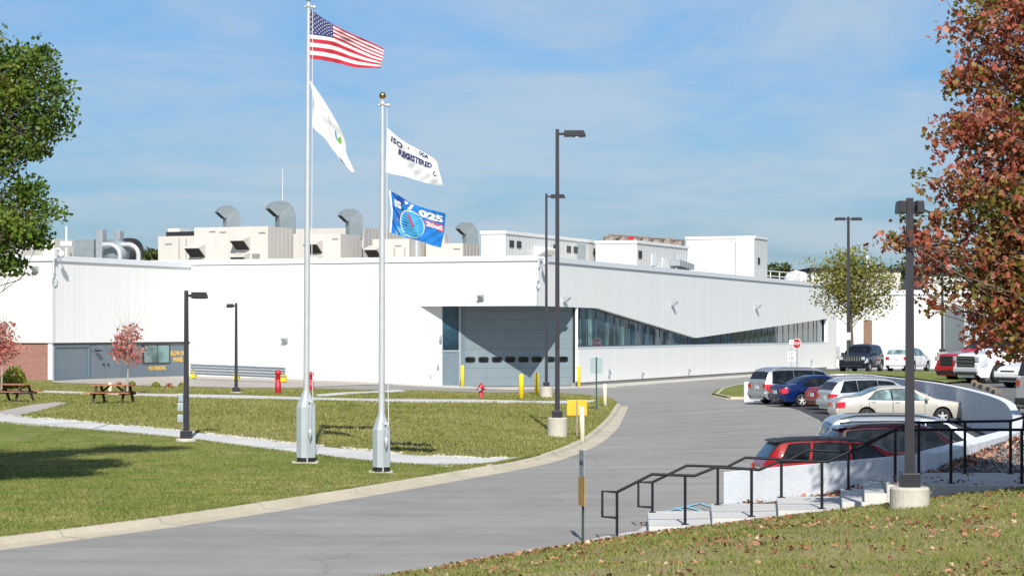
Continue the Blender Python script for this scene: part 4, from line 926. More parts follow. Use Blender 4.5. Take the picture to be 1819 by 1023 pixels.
lamp('street_lamp', 'tall dark lamp post just behind the biggest one, by the overhead door', 970.5, 706, 344, h_lawn, .95, (1,), (.36, .62), .085)
lamp('street_lamp', 'short dark lamp post with grey electrical boxes beside the sidewalk', 331, 784, 516, h_lawn, .60, (1,), (.34, .10), .085, True)
lamp('street_lamp', 'short dark lamp post whose head points towards the wing, in front of the guardrail', 419.5, 698, 538, h_lawn, .45, (-1,), (.34, .07), .09)
lamp('street_lamp', 'tall thin twin-headed lamp post behind the dark blue utility vehicle', 1507, 652, 385, None, .80, (1, -1), None, .11, Y=150, baseplate=False)
lamp('street_lamp', 'distant thin lamp post on a concrete pier rising behind the red leaves', 1674, 641, 455, None, .8, (1, -1), (.45, .75), .11, Y=190)
lt, lp = lamp('street_lamp', 'dark lamp post on a wide concrete pier beside the steps, touched by red maple leaves', 1616, 906, 352, None, .16, (-1, 1), (.335, .40), .075, Y=38.2)
pb = place(1059.5, 729, h_lawn)
t = thing('street_sign', 'grey back of a road sign on a dark green post near the kerb end', 'sign', tuple(pb)); MB().box((-.035, -.02, -.2), (.035, .02, 2.55)).build('post', M['green_post'], t); MB().box((-.29, .022, 1.78), (.29, .03, 2.56)).build('sign_plate', M['sign_back'], t, bevel=.01)
pb = place(1025, 774, h_lawn)
t = thing('warning_sign', 'square amber board on a thin post by the lamp pier', 'sign', tuple(pb)); MB().box((-.03, -.02, -.2), (.03, .02, 1.26)).build('post', M['rust'], t); MB().box((-.36, .022, .74), (.36, .035, 1.30)).build('sign_plate', M['amber'], t, bevel=.015)
def bollard(name, label, u, vb, vt, h, r, mat, group, dome=True, lean=0.0, Y=None):
    p = place(u, vb, h) if Y is None else Vector((W(u, vb, Y=Y).x, Y, h(W(u, vb, Y=Y).x, Y) + .05)); H = CZ - (vt - HV) * p.y / F - p.z; b = MB()
    b.lathe([(r, -.3), (r, H - r * (.9 if dome else .15))] + ([(r * math.cos(R(a)), H - r * .9 + r * .9 * math.sin(R(a))) for a in (25, 50, 72)] if dome else [(r * .85, H)]) + [(0, H)], 16)
    o = tag(b.build(name, mat, None, tuple(p)), label, 'bollard', group); o.rotation_euler = (0, lean, 0); return o
bollard('bollard', 'yellow bollard just outside the overhead door, next to the tall window strip', 821.5, 683.5, 648, h_road, .125, M['yellow'], 'yellow bollards at the overhead door', Y=152.9)
bollard('bollard', 'yellow bollard on the grass straight in front of the door, the closer of the pair', 926, 708.5, 663.5, h_lawn, .14, M['yellow'], 'yellow bollards at the overhead door')
bollard('bollard', 'yellow bollard on the grass beside the concrete lamp pier', 953.5, 702, 661.5, h_lawn, .13, M['yellow'], 'yellow bollards at the overhead door')
bollard('bollard', 'yellow bollard at the door jamb where the ribbed wall begins', 1028.5, 683.5, 649, h_road, .115, M['yellow'], 'yellow bollards at the overhead door', Y=155.9)
bollard('marker_post', 'cream marker post beside the amber board', 1034.5, 781, 722, h_lawn, .088, M['cream'], 'cream marker posts along the kerb', False, R(-1))
bollard('marker_post', 'cream marker post at the far end of the kerb', 1075, 721, 682, h_lawn, .095, M['cream'], 'cream marker posts along the kerb', False, R(-1))
bollard('marker_post', 'short cream post standing behind a picnic table', 195.5, 696, 679, h_lawn, .10, M['cream'], 'cream marker posts along the kerb', False)
def valve_post(label, u, vb, vt):
    p = place(u, vb, h_lawn); H = CZ - (vt - HV) * p.y / F - p.z; t = thing('valve_post', label, 'valve post', tuple(p), 0, 'red indicator valve posts')
    MB().lathe([(.17, -.2), (.17, H * .45), (.13, H * .47), (.13, H * .78), (.17, H * .8), (.17, H * .93), (.1, H), (0, H)], 14).build('post_body', M['red'], t)
    b = MB(); b.cbox((-.12, -.1, H * .62), (.12, .14, .1)); b.lathe([(.05, 0), (.05, .1), (0, .1)], 8, c=(0, -.2, H * .7), axis='y'); b.build('handle', M['red'], t)
valve_post('red indicator valve post at the end of the guardrail', 494, 698.5, 657); valve_post('red indicator valve post half hidden behind the taller flagpole', 552.5, 693, 660)
p = place(854.5, 706, h_lawn); t = thing('fire_hydrant', 'dark red fire hydrant on the grass in front of the overhead door', 'fire hydrant', tuple(p))
MB().lathe([(.17, -.1), (.17, .05), (.12, .07), (.115, .5), (.16, .52), (.16, .57), (.13, .62), (.12, .68), (.07, .74), (.035, .76), (.035, .82), (0, .82)], 16).build('barrel', M['red'], t)
for d_, rr, nm in (((1, 0), .06, 'hose_outlet'), ((-1, 0), .06, 'hose_outlet'), ((-.3, -1), .085, 'pumper_outlet')):
    v = Vector((*d_, 0)).normalized(); MB().tube([v * .1 + Vector((0, 0, .46)), v * .2 + Vector((0, 0, .46)), v * .2 + Vector((0, 0, .46)), v * .24 + Vector((0, 0, .46))], [rr * .8, rr * .8, rr * 1.1, rr * 1.1], 10).build(nm, M['galv'] if nm[0] == 'p' else M['red'], t)
# guardrail
g0, g1 = W(338, 660, Y=149.2), W(507, 662, Y=146.6); gv = g1 - g0; gl_ = gv.length
t = thing('guardrail', 'long grey corrugated guardrail on yellow brackets in front of the white wall', 'guardrail', (g0.x, g0.y, 0), math.atan2(gv.y, gv.x))
zt0 = CZ - (645.5 - HV) * 149.2 / F; zt1 = CZ - (652 - HV) * 146.6 / F
for i in range(2):
    prof = []
    for k in range(13): prof.append((-.06 * math.sin(k / 12 * 4 * math.pi) , -k / 12 * .36))
    rw = MB(); rw.add([(x, q[0], z + q[1] - i * .37) for x, z in ((0, zt0), (gl_, zt1)) for q in prof], [(k, k + 1, 13 + k + 1, 13 + k) for k in range(12)], 0, True)
    rw.build('corrugated_beam', M['galv'], t)
for k in (.02, .48, .97):
    x = k * gl_; z = zt0 + (zt1 - zt0) * k; zg = h_rise(g0.x + x, 148)
    MB().box((x - .2, .02, z - .95), (x + .2, .3, z - .5)).build('bracket', M['yellow'], t, bevel=.05); MB().box((x - .07, .08, zg - .3), (x + .07, .25, z - .05)).build('post', M['galv'], t)
# signs by the ribbed wall
p = place(1407, 664, lambda x, y: .05)
def sgn_y(u, Y): return W(u, 660, Y=Y).x
Ys = 178.0
t = thing('speed_sign', 'white speed limit sign reading 10 with a small notice above it', 'sign', (sgn_y(1406, Ys), Ys, 0)); MB().box((-.04, 0, -.2), (.04, .05, 3.2)).build('post', M['galv'], t)
zc = CZ - (633 - HV) * Ys / F; s_ = MB().box((-.29, -.03, zc - .38), (.29, -.005, zc + .38)).build('sign_plate', M['sign_white'], t)
def sign_text(body, w, hh, z, x, par, mat, y=-.036):
    vs, fs = text_mesh(body, 1.0, .02); xs = [v[0] for v in vs]; ys = [v[1] for v in vs]; m = MB()
    m.add([(x - w / 2 + w * (v[0] - min(xs)) / (max(xs) - min(xs)), y, z - hh / 2 + hh * (v[1] - min(ys)) / (max(ys) - min(ys))) for v in vs], fs); m.build('lettering', mat, par)
sign_text('10', .34, .30, zc - .12, 0, s_, M['black']); sign_text('SPEED', .36, .09, zc + .27, 0, s_, M['black']); sign_text('LIMIT', .34, .09, zc + .13, 0, s_, M['black'])
z2 = CZ - (607.5 - HV) * Ys / F; s2 = MB().box((-.19, -.03, z2 - .16), (.19, -.005, z2 + .16)).build('notice_plate', M['sign_white'], t); MB().cbox((0, -.036, z2 + .02), (.08, .01, .1)).build('symbol', M['red'], s2)
Ys = 181.0
t = thing('stop_sign', 'red octagonal stop sign beside the speed limit sign', 'sign', (sgn_y(1415.5, Ys), Ys, 0), R(-38)); MB().box((-.04, 0, -.2), (.04, .05, 3.3)).build('post', M['galv'], t); zc = CZ - (610 - HV) * Ys / F
oc = lambda r: [(r * math.cos(R(22.5 + 45 * k)), zc + r * math.sin(R(22.5 + 45 * k))) for k in range(8)]
MB().prism(oc(.43), lambda p, k: (p[0], -.03 + .02 * k, p[1])).build('border', M['sign_white'], t); s_ = MB().prism(oc(.385), lambda p, k: (p[0], -.036 + .02 * k, p[1])).build('sign_plate', M['red'], t); sign_text('STOP', .58, .22, zc, 0, s_, M['sign_white'], -.042)
p = place(1035.5, 958, h_hill); t = thing('parking_sign', 'narrow sign post seen nearly edge on, with a green lettered strip above a tan plate', 'sign', tuple(p), R(-75))
MB().box((-.03, -.016, -.2), (.03, .016, 1.62)).build('post', M['green_post'], t); s_ = MB().box((-.15, -.03, 1.19), (.15, -.018, 1.69)).build('sign_plate', M['sign_grey'], t); s2 = MB().box((-.20, -.032, .64), (.20, -.018, 1.18)).build('sign_plate', M['sign_brown'], t)
sign_text('PARKING', .24, .09, 1.45, 0, s_, M['green_post'], -.033)
p = W(1506, 598, Y=139); t = thing('parking_sign', 'small white sign on a dark green post in front of the dark blue utility vehicle', 'sign', (p.x, 139.0, h_upper(20, 139))); MB().box((-.045, -.02, -.2), (.045, .02, 2.4)).build('post', M['green_post'], t); MB().box((-.16, -.04, 1.95), (.16, -.022, 2.4)).build('sign_plate', M['sign_white'], t)

# stair railings
def railing(label, y, posts, top, loop):
    """posts: (x, z of foot); top: polyline (x, z) of the rail; loop: lower end return"""
    t = thing('stair_railing', label, 'railing', (posts[0][0], y, 0), 0, 'black stair railings'); x0 = posts[0][0]
    for x, z in posts:
        zt = interp(x, top); p_ = MB().box((x - x0 - .026, -.026, z), (x - x0 + .026, .026, zt - .001)).build('post', M['rail'], t)
        MB().box((x - x0 - .07, -.07, z), (x - x0 + .07, .07, z + .012)).build('foot_plate', M['rail'], p_)
    r = MB(); r.tube([(x - x0, 0, z) for x, z in top], .029, 8); r.build('handrail', M['rail'], t)
    r = MB(); r.tube([(a - x0, 0, b) for a, b in loop], .027, 8); r.build('end_loop', M['rail'], t)
YF, YB = 42.75, 45.6
def rx(u, Y): return (u - CU) * Y / F
def rz_(v, Y): return CZ - (v - HV) * Y / F
fp = [(rx(u, YF), z) for u, z in ((1096, .05), (1217, .30), (1335, .45), (1460, .60), (1590, 1.08), (1689, 1.08), (1815, 1.08))] + [(11.6, 1.08), (13.6, 1.08)]
ft = [(rx(u, YF), rz_(v, YF)) for u, v in ((1096, 873.5), (1158, 842), (1234, 844.5), (1273, 829), (1349, 834), (1388, 817), (1470, 820), (1590, 763))] + [(14.2, rz_(763, YF))]
fl_ = [(rx(u, YF), rz_(v, YF)) for u, v in ((1096, 873.5), (1070, 872), (1070, 917), (1096, 919))]
railing('black stair railing on the grass side of the steps', YF, fp, ft, fl_)
bp = [(rx(u, YB), z) for u, z in ((1159, .30), (1275, .45), (1388, .60), (1507, .76), (1632, 1.08), (1714, 1.08), (1795, 1.08))] + [(12.4, 1.08)]
bt = [(rx(u, YB), rz_(v, YB)) for u, v in ((1159, 856), (1220, 826.5), (1292, 828.5), (1324, 812.5), (1403, 816), (1434, 799), (1513, 802.5), (1617, 750))] + [(rx(1795, YB), rz_(747.5, YB)), (10.6, rz_(735, YB)), (12.6, rz_(735, YB))]
bl_ = [(rx(u, YB), rz_(v, YB)) for u, v in ((1159, 856), (1134, 856), (1134, 899), (1159, 900.5))]
railing('black stair railing on the car side of the steps', YB, bp, bt, bl_)

# picnic tables
def picnic(label, u, v, rz):
    p = place(u, v, h_lawn); t = thing('picnic_table', label, 'picnic table', tuple(p), rz, 'picnic tables on the lawn')
    tb = MB()
    for i in range(5): tb.box((-.95, -.40 + i * .162, .80), (.95, -.40 + i * .162 + .15, .85))
    tb.build('table_top', M['wood'], t)
    for s in (-1, 1):
        b = MB()
        for i in range(2): b.box((-1.1, s * .78 - .15 + i * .155, .47), (1.1, s * .78 - .15 + i * .155 + .145, .52))
        b.build('bench_seat', M['wood'], t)
    for x in (-.7, .7):
        for s in (-1, 1): MB().add([(x - .05, s * .28 - .05, .80), (x + .05, s * .28 - .05, .80), (x + .05, s * .28 + .05, .80), (x - .05, s * .28 + .05, .80), (x - .05, s * .72 - .05, 0), (x + .05, s * .72 - .05, 0), (x + .05, s * .72 + .05, 0), (x - .05, s * .72 + .05, 0)], [(0, 1, 2, 3), (4, 7, 6, 5), (0, 4, 5, 1), (1, 5, 6, 2), (2, 6, 7, 3), (3, 7, 4, 0)]).build('leg', M['dark_wood'], t)
        MB().box((x - .06, -.9, .38), (x + .06, .9, .468)).build('crossbar', M['dark_wood'], t)
        MB().tube([(x, -.05, .42), (x * .25, 0, .79)], .05, 6).build('brace', M['dark_wood'], t)
picnic('reddish wooden picnic table under the small scarlet tree', 201, 716, R(-12)); picnic('reddish wooden picnic table beside the green bush', 22, 713.5, R(-25))
# ================================================================== VEHICLES
BODY = {
 'minivan': dict(L=5.1, W=1.96, H=1.76, R=.335, ax=1.52, rx=-1.5, top=[(-2.55, .98), (-2.52, 1.08), (-2.33, 1.58), (-2.22, 1.68), (-1.9, 1.74), (-.8, 1.76), (.3, 1.73), (.72, 1.64), (1.62, 1.10), (1.8, 1.04), (2.3, .88), (2.48, .74), (2.55, .56)],
   belt=[(-2.55, .96), (-1, .97), (1.4, .96), (2.3, .80), (2.55, .56)], xrb=-2.51, xrt=-2.30, xwt=.74, xwb=1.60, win=[(-2.2, -1.05, -1.0, -2.1), (-.95, .12, .12, -.92), (.2, 1.42, .72, .2)], doors=[(-.98, .15), (.17, 1.28)]),
 'sedan': dict(L=4.55, W=1.72, H=1.47, R=.31, ax=1.35, rx=-1.28, top=[(-2.275, .72), (-2.25, .96), (-2.1, 1.02), (-1.62, 1.05), (-1.5, 1.08), (-.88, 1.39), (-.55, 1.46), (0, 1.47), (.3, 1.43), (1.05, 1.02), (1.2, .97), (1.9, .86), (2.12, .79), (2.24, .69), (2.275, .48)],
   belt=[(-2.275, .84), (-1.5, .94), (.9, .90), (1.9, .79), (2.2, .68), (2.275, .48)], xrb=-1.50, xrt=-.86, xwt=.32, xwb=1.03, win=[(-1.28, -.42, -.45, -.95), (-.36, .86, .30, -.39)], doors=[(-1.2, -.39), (-.37, .72)]),
 'wagon': dict(L=4.8, W=1.84, H=1.60, R=.345, ax=1.42, rx=-1.36, top=[(-2.4, .86), (-2.37, 1.0), (-2.02, 1.44), (-1.85, 1.54), (-1.4, 1.59), (-.4, 1.60), (.2, 1.56), (.48, 1.48), (1.2, 1.06), (1.35, 1.0), (2.1, .86), (2.33, .72), (2.4, .52)],
   belt=[(-2.4, .90), (-1.2, .96), (1.0, .93), (2.1, .78), (2.4, .52)], xrb=-2.34, xrt=-2.03, xwt=.50, xwb=1.17, win=[(-2.02, -1.22, -1.25, -1.75), (-1.14, -.28, -.30, -1.17), (-.2, 1.0, .46, -.22)], doors=[(-1.17, -.25), (-.23, .9)]),
 'hatch': dict(L=4.35, W=1.76, H=1.54, R=.325, ax=1.32, rx=-1.27, top=[(-2.175, .84), (-2.13, .98), (-1.88, 1.34), (-1.80, 1.47), (-1.4, 1.52), (-.5, 1.54), (.1, 1.50), (.36, 1.43), (1.12, 1.04), (1.26, .99), (1.9, .84), (2.1, .70), (2.175, .52)],
   belt=[(-2.175, .92), (-1.2, .98), (1.0, .93), (1.9, .76), (2.175, .52)], xrb=-2.10, xrt=-1.86, xwt=.38, xwb=1.10, win=[(-1.82, -1.18, -1.1, -1.55), (-1.05, -.22, -.22, -.98), (-.10, 1.0, .36, -.10)], doors=[(-1.1, -.18), (-.16, .85)]),
 'suv': dict(L=4.65, W=1.88, H=1.74, R=.37, ax=1.42, rx=-1.35, top=[(-2.325, .94), (-2.30, 1.05), (-2.02, 1.52), (-1.92, 1.66), (-1.4, 1.72), (-.4, 1.74), (.15, 1.71), (.42, 1.63), (1.1, 1.18), (1.25, 1.12), (2.05, 1.0), (2.26, .86), (2.325, .60)],
   belt=[(-2.325, 1.0), (-1, 1.05), (1.0, 1.03), (2.05, .9), (2.325, .60)], xrb=-2.28, xrt=-2.02, xwt=.44, xwb=1.08, win=[(-1.98, -1.22, -1.2, -1.82), (-1.12, -.28, -.28, -1.12), (-.2, .94, .42, -.2)], doors=[(-1.15, -.25), (-.23, .85)]),
 'pickup': dict(L=5.7, W=2.02, H=1.94, R=.40, ax=1.85, rx=-1.75, top=[(-2.85, 1.22), (-2.82, 1.28), (-1.0, 1.30), (-.94, 1.34), (-.78, 1.86), (-.2, 1.94), (.5, 1.92), (.75, 1.84), (1.42, 1.36), (1.55, 1.30), (2.55, 1.20), (2.78, 1.08), (2.85, .66)],
   belt=[(-2.85, 1.20), (-1, 1.22), (1.3, 1.22), (2.55, 1.08), (2.85, .66)], xrb=-.93, xrt=-.80, xwt=.77, xwb=1.40, win=[(-.72, .18, .18, -.62), (.26, 1.28, .76, .26)], doors=[(-.75, .2), (.22, 1.2)]),
}
def vehicle(label, cat, body, loc, yaw, pm_, group, H=None, L=None, glassm=None, rails=False, front=None, rear=True, dark_trim=False, painted_reflection=False, spoiler=False, plain_bumper=None, name='parked_car', pitch=0.0):
    S = dict(BODY[body]); kx = (L or S['L']) / S['L']; kz = (H or S['H']) / S['H']
    for k in ('top', 'belt'): S[k] = [(x * kx, z * kz) for x, z in S[k]]
    for k in ('xrb', 'xrt', 'xwt', 'xwb', 'ax', 'rx', 'L'): S[k] *= kx
    S['win'] = [tuple(x * kx for x in w) for w in S['win']]; S['doors'] = [tuple(x * kx for x in w) for w in S['doors']]
    Ln, Wd, Rw = S['L'], S['W'], S['R']; hl = Ln / 2; gm = glassm or M['car_glass']
    hb = interp(0, S['belt']); ht = max(z for _, z in S['top'])
    def ztop(x): return sum(interp(x + d, S['top']) for d in (-.09, -.045, 0, .045, .09)) / 5
    def zbelt(x): return min(interp(x, S['belt']), ztop(x) - .03)
    def ring(x):
        e = (hl - abs(x)) / .55; pl = 1.0 if e >= 1 else 1 - .17 * (1 - max(e, 0)) ** 2.2; w = Wd / 2 * pl
        zt, zb = ztop(x), zbelt(x); zs = .25
        for xa in (S['ax'], S['rx']):
            d = abs(x - xa); ra = Rw + .06
            if d < ra: zs = max(zs, Rw + math.sqrt(ra * ra - d * d))
        if abs(x) > hl - .12: zs = max(zs, .25 + .12 * (abs(x) - hl + .12) / .12)
        k = min(1, max(0, (zt - zb) / (ht - hb))); wt = w * (.93 - .20 * k); ze = zb + (zt - zb) * (.9 - .05 * k)
        wi = w - .25; p = [(0, .24), (wi, .24), (wi, max(zs, .24)), (w * .95, zs), (w * .995, max(.42, zs + .012)), (w, max(.58, zs + .02)), (w * .985, max(zb - .09, zs + .03)), (w * .955, max(zb, zs + .035))]
        for f in (.25, .5, .75): p.append((p[7][0] + (wt - p[7][0]) * f + .018 * k * math.sin(f * math.pi), p[7][1] + (ze - p[7][1]) * f))
        p += [(wt, ze), (wt * .86, ze + (zt - ze) * .62), (wt * .5, ze + (zt - ze) * .93), (0, zt)]
        return p
    def surf(x, t, side=1):
        p = ring(x); t = min(max(t, 0), len(p) - 1.0); i = min(int(t), len(p) - 2); f = t - i
        return Vector((x, side * (p[i][0] * (1 - f) + p[i + 1][0] * f), p[i][1] * (1 - f) + p[i + 1][1] * f))
    def patch(b, quad, t0, t1, side, off, nx=8, nt=4, mi=0):
        """quad: x at (low-rear, low-front, high-front, high-rear)"""
        vs, fs = [], []
        for j in range(nt + 1):
            g = j / nt
            for i in range(nx + 1):
                f = i / nx; x = (quad[0] * (1 - f) + quad[1] * f) * (1 - g) + (quad[3] * (1 - f) + quad[2] * f) * g; t = t0 + (t1 - t0) * g
                a = surf(x, t, side); n = (surf(x + .02, t, side) - surf(x - .02, t, side)).cross(surf(x, t + .15, side) - surf(x, t - .15, side))
                if n.length < 1e-7: n = Vector((0, side, 0))
                n.normalize()
                if n.y * side < 0 and abs(n.y) > .15 or (abs(n.y) <= .15 and n.z < 0): n = -n
                vs.append(a + n * off)
        w = nx + 1
        for j in range(nt):
            for i in range(nx): fs.append((j * w + i, j * w + i + 1, (j + 1) * w + i + 1, (j + 1) * w + i))
        b.add(vs, fs, mi, True)
    t = thing(name, label, cat, tuple(loc), yaw, group); t.rotation_euler = (0, pitch, yaw)
    xs = sorted(set([-hl + .0, -hl + .02, -hl + .06] + [round(-hl + .1 + i * .075, 4) for i in range(int((Ln - .2) / .075) + 1)] + [hl - .06, hl - .02, hl]))
    b = MB(); vs, fs, mi = [], [], []
    for x in xs:
        p = ring(x); vs += [(x, -y, z) for y, z in p] + [(x, y, z) for y, z in p[::-1][1:-1]]
    n = 28
    for i in range(len(xs) - 1):
        for k in range(n):
            q = (i * n + k, i * n + (k + 1) % n, (i + 1) * n + (k + 1) % n, (i + 1) * n + k); under = k in (0, 1, 2, 25, 26, 27)
            b_m = 1 if under else (2 if dark_trim and k in (3, 4, 23, 24) else (3 if painted_reflection and k in (11, 12, 13, 14, 15, 16) and S['xrt'] - .12 < xs[i] < S['xwt'] else 0))  # roof faces coloured dark to stand for the sky mirrored in the paint
            fs.append(q); mi.append(b_m)
    fs += [tuple(range(n)), tuple(range((len(xs) - 1) * n, len(xs) * n))[::-1]]; mi += [0, 0]
    b.v = vs; b.f = fs; b.m = mi; b.sm = [True] * len(fs)
    body_o = b.build('body', [pm_, M['trim'], M['trim'], M['trim']], t); body_o.data.set_sharp_from_angle(angle=R(33))
    for s in (-1, 1):
        for w in S['win']: 
            g_ = MB(); patch(g_, (w[0] - .035, w[1] + .035, w[2] + .03, w[3] - .03), 7.05, 10.75, s, .004); patch(g_, w, 7.22, 10.55, s, .009, mi=1); g_.build('window', [M['seam'], gm], t)
        for d in S['doors']:
            dd = MB(); patch(dd, (d[0] - .014, d[1] + .014, d[1] + .014, d[0] - .014), 3.9, 6.98, s, .003, 6, 6); patch(dd, (d[0], d[1], d[1], d[0]), 3.98, 6.9, s, .008, 6, 6, 1); do = dd.build('door', [M['seam'], pm_], t)
            h_ = MB(); a = surf(d[0] + .1, 6.2, s); h_.cbox((a.x + .06, a.y + s * .025, a.z), (.17, .03, .03)); h_.build('handle', M['trim'] if dark_trim else pm_, do)
        m_ = MB(); a = surf(S['xwb'] - .28, 7.3, s); m_.cbox((a.x, a.y + s * .12, a.z + .07), (.11, .2, .14)); m_.build('side_mirror', M['trim'] if dark_trim or cat != 'car' else pm_, t, bevel=.03)
        hd = MB(); patch(hd, (hl - .42, hl - .05, hl - .05, hl - .36), 5.25, 6.85, s, .010); hd.build('headlight', M['lamp_clear'], t)
        tl = MB(); patch(tl, (-hl + .01, -hl + .26, -hl + .30, -hl + .01), 5.3, 6.95, s, .010)
        zl = zbelt(-hl + .03); tl.cbox((-hl - .005, s * Wd * .345, zl - .10), (.03, .24, .17)); tl.build('tail_light', M['lamp_red'], t)
        for xa in (S['ax'], S['rx']):
            wy = s * (Wd / 2 - .125); wl = thing_part('wheel', t, (xa, wy, Rw)); ty = MB(); hw = .115
            ty.lathe([(Rw * .62, -hw), (Rw * .93, -hw), (Rw, -hw * .72), (Rw, hw * .72), (Rw * .93, hw), (Rw * .62, hw)], 26, axis='y', cap=False); ty.build('tyre', M['tyre'], wl)
            rm = MB(); yo = s * hw * .75; rm.lathe([(0, yo * .55), (Rw * .64, yo * .5)], 20, 1, axis='y', cap=False); rm.lathe([(Rw * .58, yo), (Rw * .665, yo * 1.12), (Rw * .67, yo * .4)], 24, 0, axis='y', cap=False); rm.lathe([(0, yo * 1.05), (Rw * .13, yo * 1.0), (Rw * .15, yo * .5)], 12, 0, axis='y', cap=False)
            for k in range(5):
                q = 2 * math.pi * k / 5 + .3; c_, s__ = math.cos(q), math.sin(q); wdt = Rw * .11
                rm.add([(c_ * Rw * .1 - s__ * wdt, yo * .92, s__ * Rw * .1 + c_ * wdt), (c_ * Rw * .1 + s__ * wdt, yo * .92, s__ * Rw * .1 - c_ * wdt), (c_ * Rw * .61 + s__ * wdt * .8, yo, s__ * Rw * .61 - c_ * wdt * .8), (c_ * Rw * .61 - s__ * wdt * .8, yo, s__ * Rw * .61 + c_ * wdt * .8)], [(0, 1, 2, 3)])
            rm.build('rim', [M['rim'], M['trim']], wl)
        if rails:
            r_ = MB(); pts = []
            for i in range(7):
                x = S['xrt'] + .2 + (S['xwt'] - S['xrt'] - .5) * i / 6; a = surf(x, 11.6, s); pts.append((a.x, a.y, a.z + (.055 if 0 < i < 6 else .0)))
            r_.tube(pts, .02, 6); r_.build('roof_rail', M['galv'] if rails == 'grey' else M['trim'], t)
    ws = MB(); g_ = MB()
    for s in (-1, 1):
        patch(g_, (S['xwt'] + .06, S['xwb'] - .04, S['xwb'] - .04, S['xwt'] + .06), 11.25, 14, s, .008, 8, 5); patch(ws, (S['xrb'] + .03, S['xrt'] - .02, S['xrt'] - .02, S['xrb'] + .03), 11.2, 14, s, .008, 6, 5)
    g_.build('windshield', gm, t); ws.build('rear_window', gm, t)
    zb_ = .50 if body not in ('pickup', 'suv') else .56; bm_ = plain_bumper or pm_
    for nm, sx in (('rear_bumper', -1), ('front_bumper', 1)):
        u_ = MB(); u_.cbox((sx * (hl - .02), 0, zb_), (.16, Wd * .84, .22)); u_.build(nm, bm_, t, bevel=.05)
    pl_ = MB().cbox((-hl - .012, 0, zbelt(-hl + .03) - .16), (.02, .33, .16)); pl_.build('licence_plate', M['plate'], t)
    if spoiler:
        sp = MB(); a = surf(S['xrt'] + .02, 12.5); sp.prism([(-.03, -.05), (.22, .0), (.22, .016), (-.02, -.02)], lambda p, k: (S['xrt'] + p[0], (-1 + 2 * k) * Wd * .34, ztop(S['xrt'] + .12) - .005 + p[1])); sp.build('spoiler', M['trim'] if painted_reflection else pm_, t)
    if front:
        f = MB(); zf = zb_ + .12; zt_ = {'suv': .98, 'pickup': 1.10}.get(body, .72) * kz; gw = Wd * (.22 if front == 'dark' else .30)
        f.cbox((hl + .005, 0, (zf + zt_) / 2), (.05, gw * 2, zt_ - zf)); go = f.build('grille', M['trim'], t, bevel=.02)
        sl_ = MB()
        if front == 'slots':
            for i in range(7): sl_.cbox((hl + .035, -gw + gw * 2 * (i + .5) / 7, (zf + zt_) / 2), (.02, .06, (zt_ - zf) * .8))
            sl_.build('slat', M['chrome'], go)
        else:
            for i in range(3): sl_.cbox((hl + .035, 0, zf + (zt_ - zf) * (i + .6) / 3.2), (.015, gw * 1.9, .02))
            sl_.build('slat', M['trim'] if front == 'dark' else M['chrome'], go)
        for s in (-1, 1):
            h_ = MB(); h_.cbox((hl - .02, s * Wd * .375, zt_ - .12), (.07, Wd * .13, .2)); h_.build('headlight', M['lamp_clear'], t, bevel=.03)
            h_ = MB(); h_.lathe([(0, .0), (.06, 0), (.06, .04), (0, .04)], 10, c=(0, 0, 0)); 
        MB().cbox((hl + .03, 0, zb_ - .16), (.1, Wd * .7, .1)).build('lower_grille', M['trim'], t, bevel=.02)
    return t
def thing_part(name, par, loc):
    o = bpy.data.objects.new(name, None); o.empty_display_size = .2; COL.objects.link(o); o.parent = par; o.location = loc; return o
def on(h, x, y, dz=0): return (x, y, h(x, y) + dz)
LOW, HIGH = 'cars parked in the lower bay', 'vehicles parked on the raised lot'
silver = paint('silver', (.50, .52, .54), .75); silver2 = paint('silver2', (.56, .59, .63), .6); navy = paint('blue', (.004, .014, .075)); dred = paint('dark_red', (.21, .005, .009))
beige = paint('beige', (.52, .49, .43), .3); ice = paint('ice', (.40, .45, .51), .5); maroon = paint('maroon', (.022, .002, .006)); red = paint('red', (.27, .004, .005))
black_blue = paint('black_blue', (.012, .014, .03), .2); white = paint('white', (.78, .78, .77)); bright_red = paint('bright_red', (.42, .007, .01))
vehicle('silver minivan with its rear towards the road, at the end of the curved wall', 'car', 'minivan', on(h_road, 14.1, 109.5), R(25), silver, LOW, 1.80, rails='grey')
vehicle('dark blue saloon parked beside the silver minivan', 'car', 'sedan', on(h_road, 14.42, 105.6), R(18), navy, LOW, 1.48)
vehicle('dark red saloon mostly hidden between the blue saloon and the silver estate', 'car', 'sedan', on(h_road, 15.6, 101.4), R(17), dred, LOW, 1.46)
vehicle('silver estate car with roof rails between the dark red and the beige cars', 'car', 'wagon', on(h_road, 15.55, 96.2), R(15), silver2, LOW, 1.58, rails='grey')
vehicle('beige saloon seen side on, nosing up to the curved wall', 'car', 'sedan', on(h_road, 14.75, 86), R(5), beige, LOW, 1.47, 5.05, glassm=M['car_glass_pale'])
vehicle('pale silver van with black roof bars and long dark side windows, beside the maroon car', 'car', 'minivan', on(h_road, 10.55, 59.2), R(2), ice, LOW, 1.74, 5.0, rails='black')
vehicle('maroon utility vehicle parked between the pale van and the bright red hatchback', 'car', 'suv', on(h_road, 9.85, 55.6), R(4), maroon, LOW, 1.70, 4.45, spoiler=True, rails='black')
vehicle('red hatchback with sky reflection painted dark on its roof, right behind the low white wall', 'car', 'hatch', on(h_road, 7.82, 52.1), R(5), red, LOW, 1.54, painted_reflection=True, spoiler=True)
vehicle('very dark blue utility vehicle facing the camera with a bright slotted grille', 'car', 'suv', on(h_upper, 21.9, 141, -.05), R(-114), black_blue, HIGH, 1.76, 4.6, front='slots')
vehicle('white crossover seen from behind next to the very dark blue utility vehicle', 'car', 'hatch', on(h_upper, 25.7, 146, -.05), R(60), white, HIGH, 1.62, 4.4, glassm=M['car_glass_pale'])
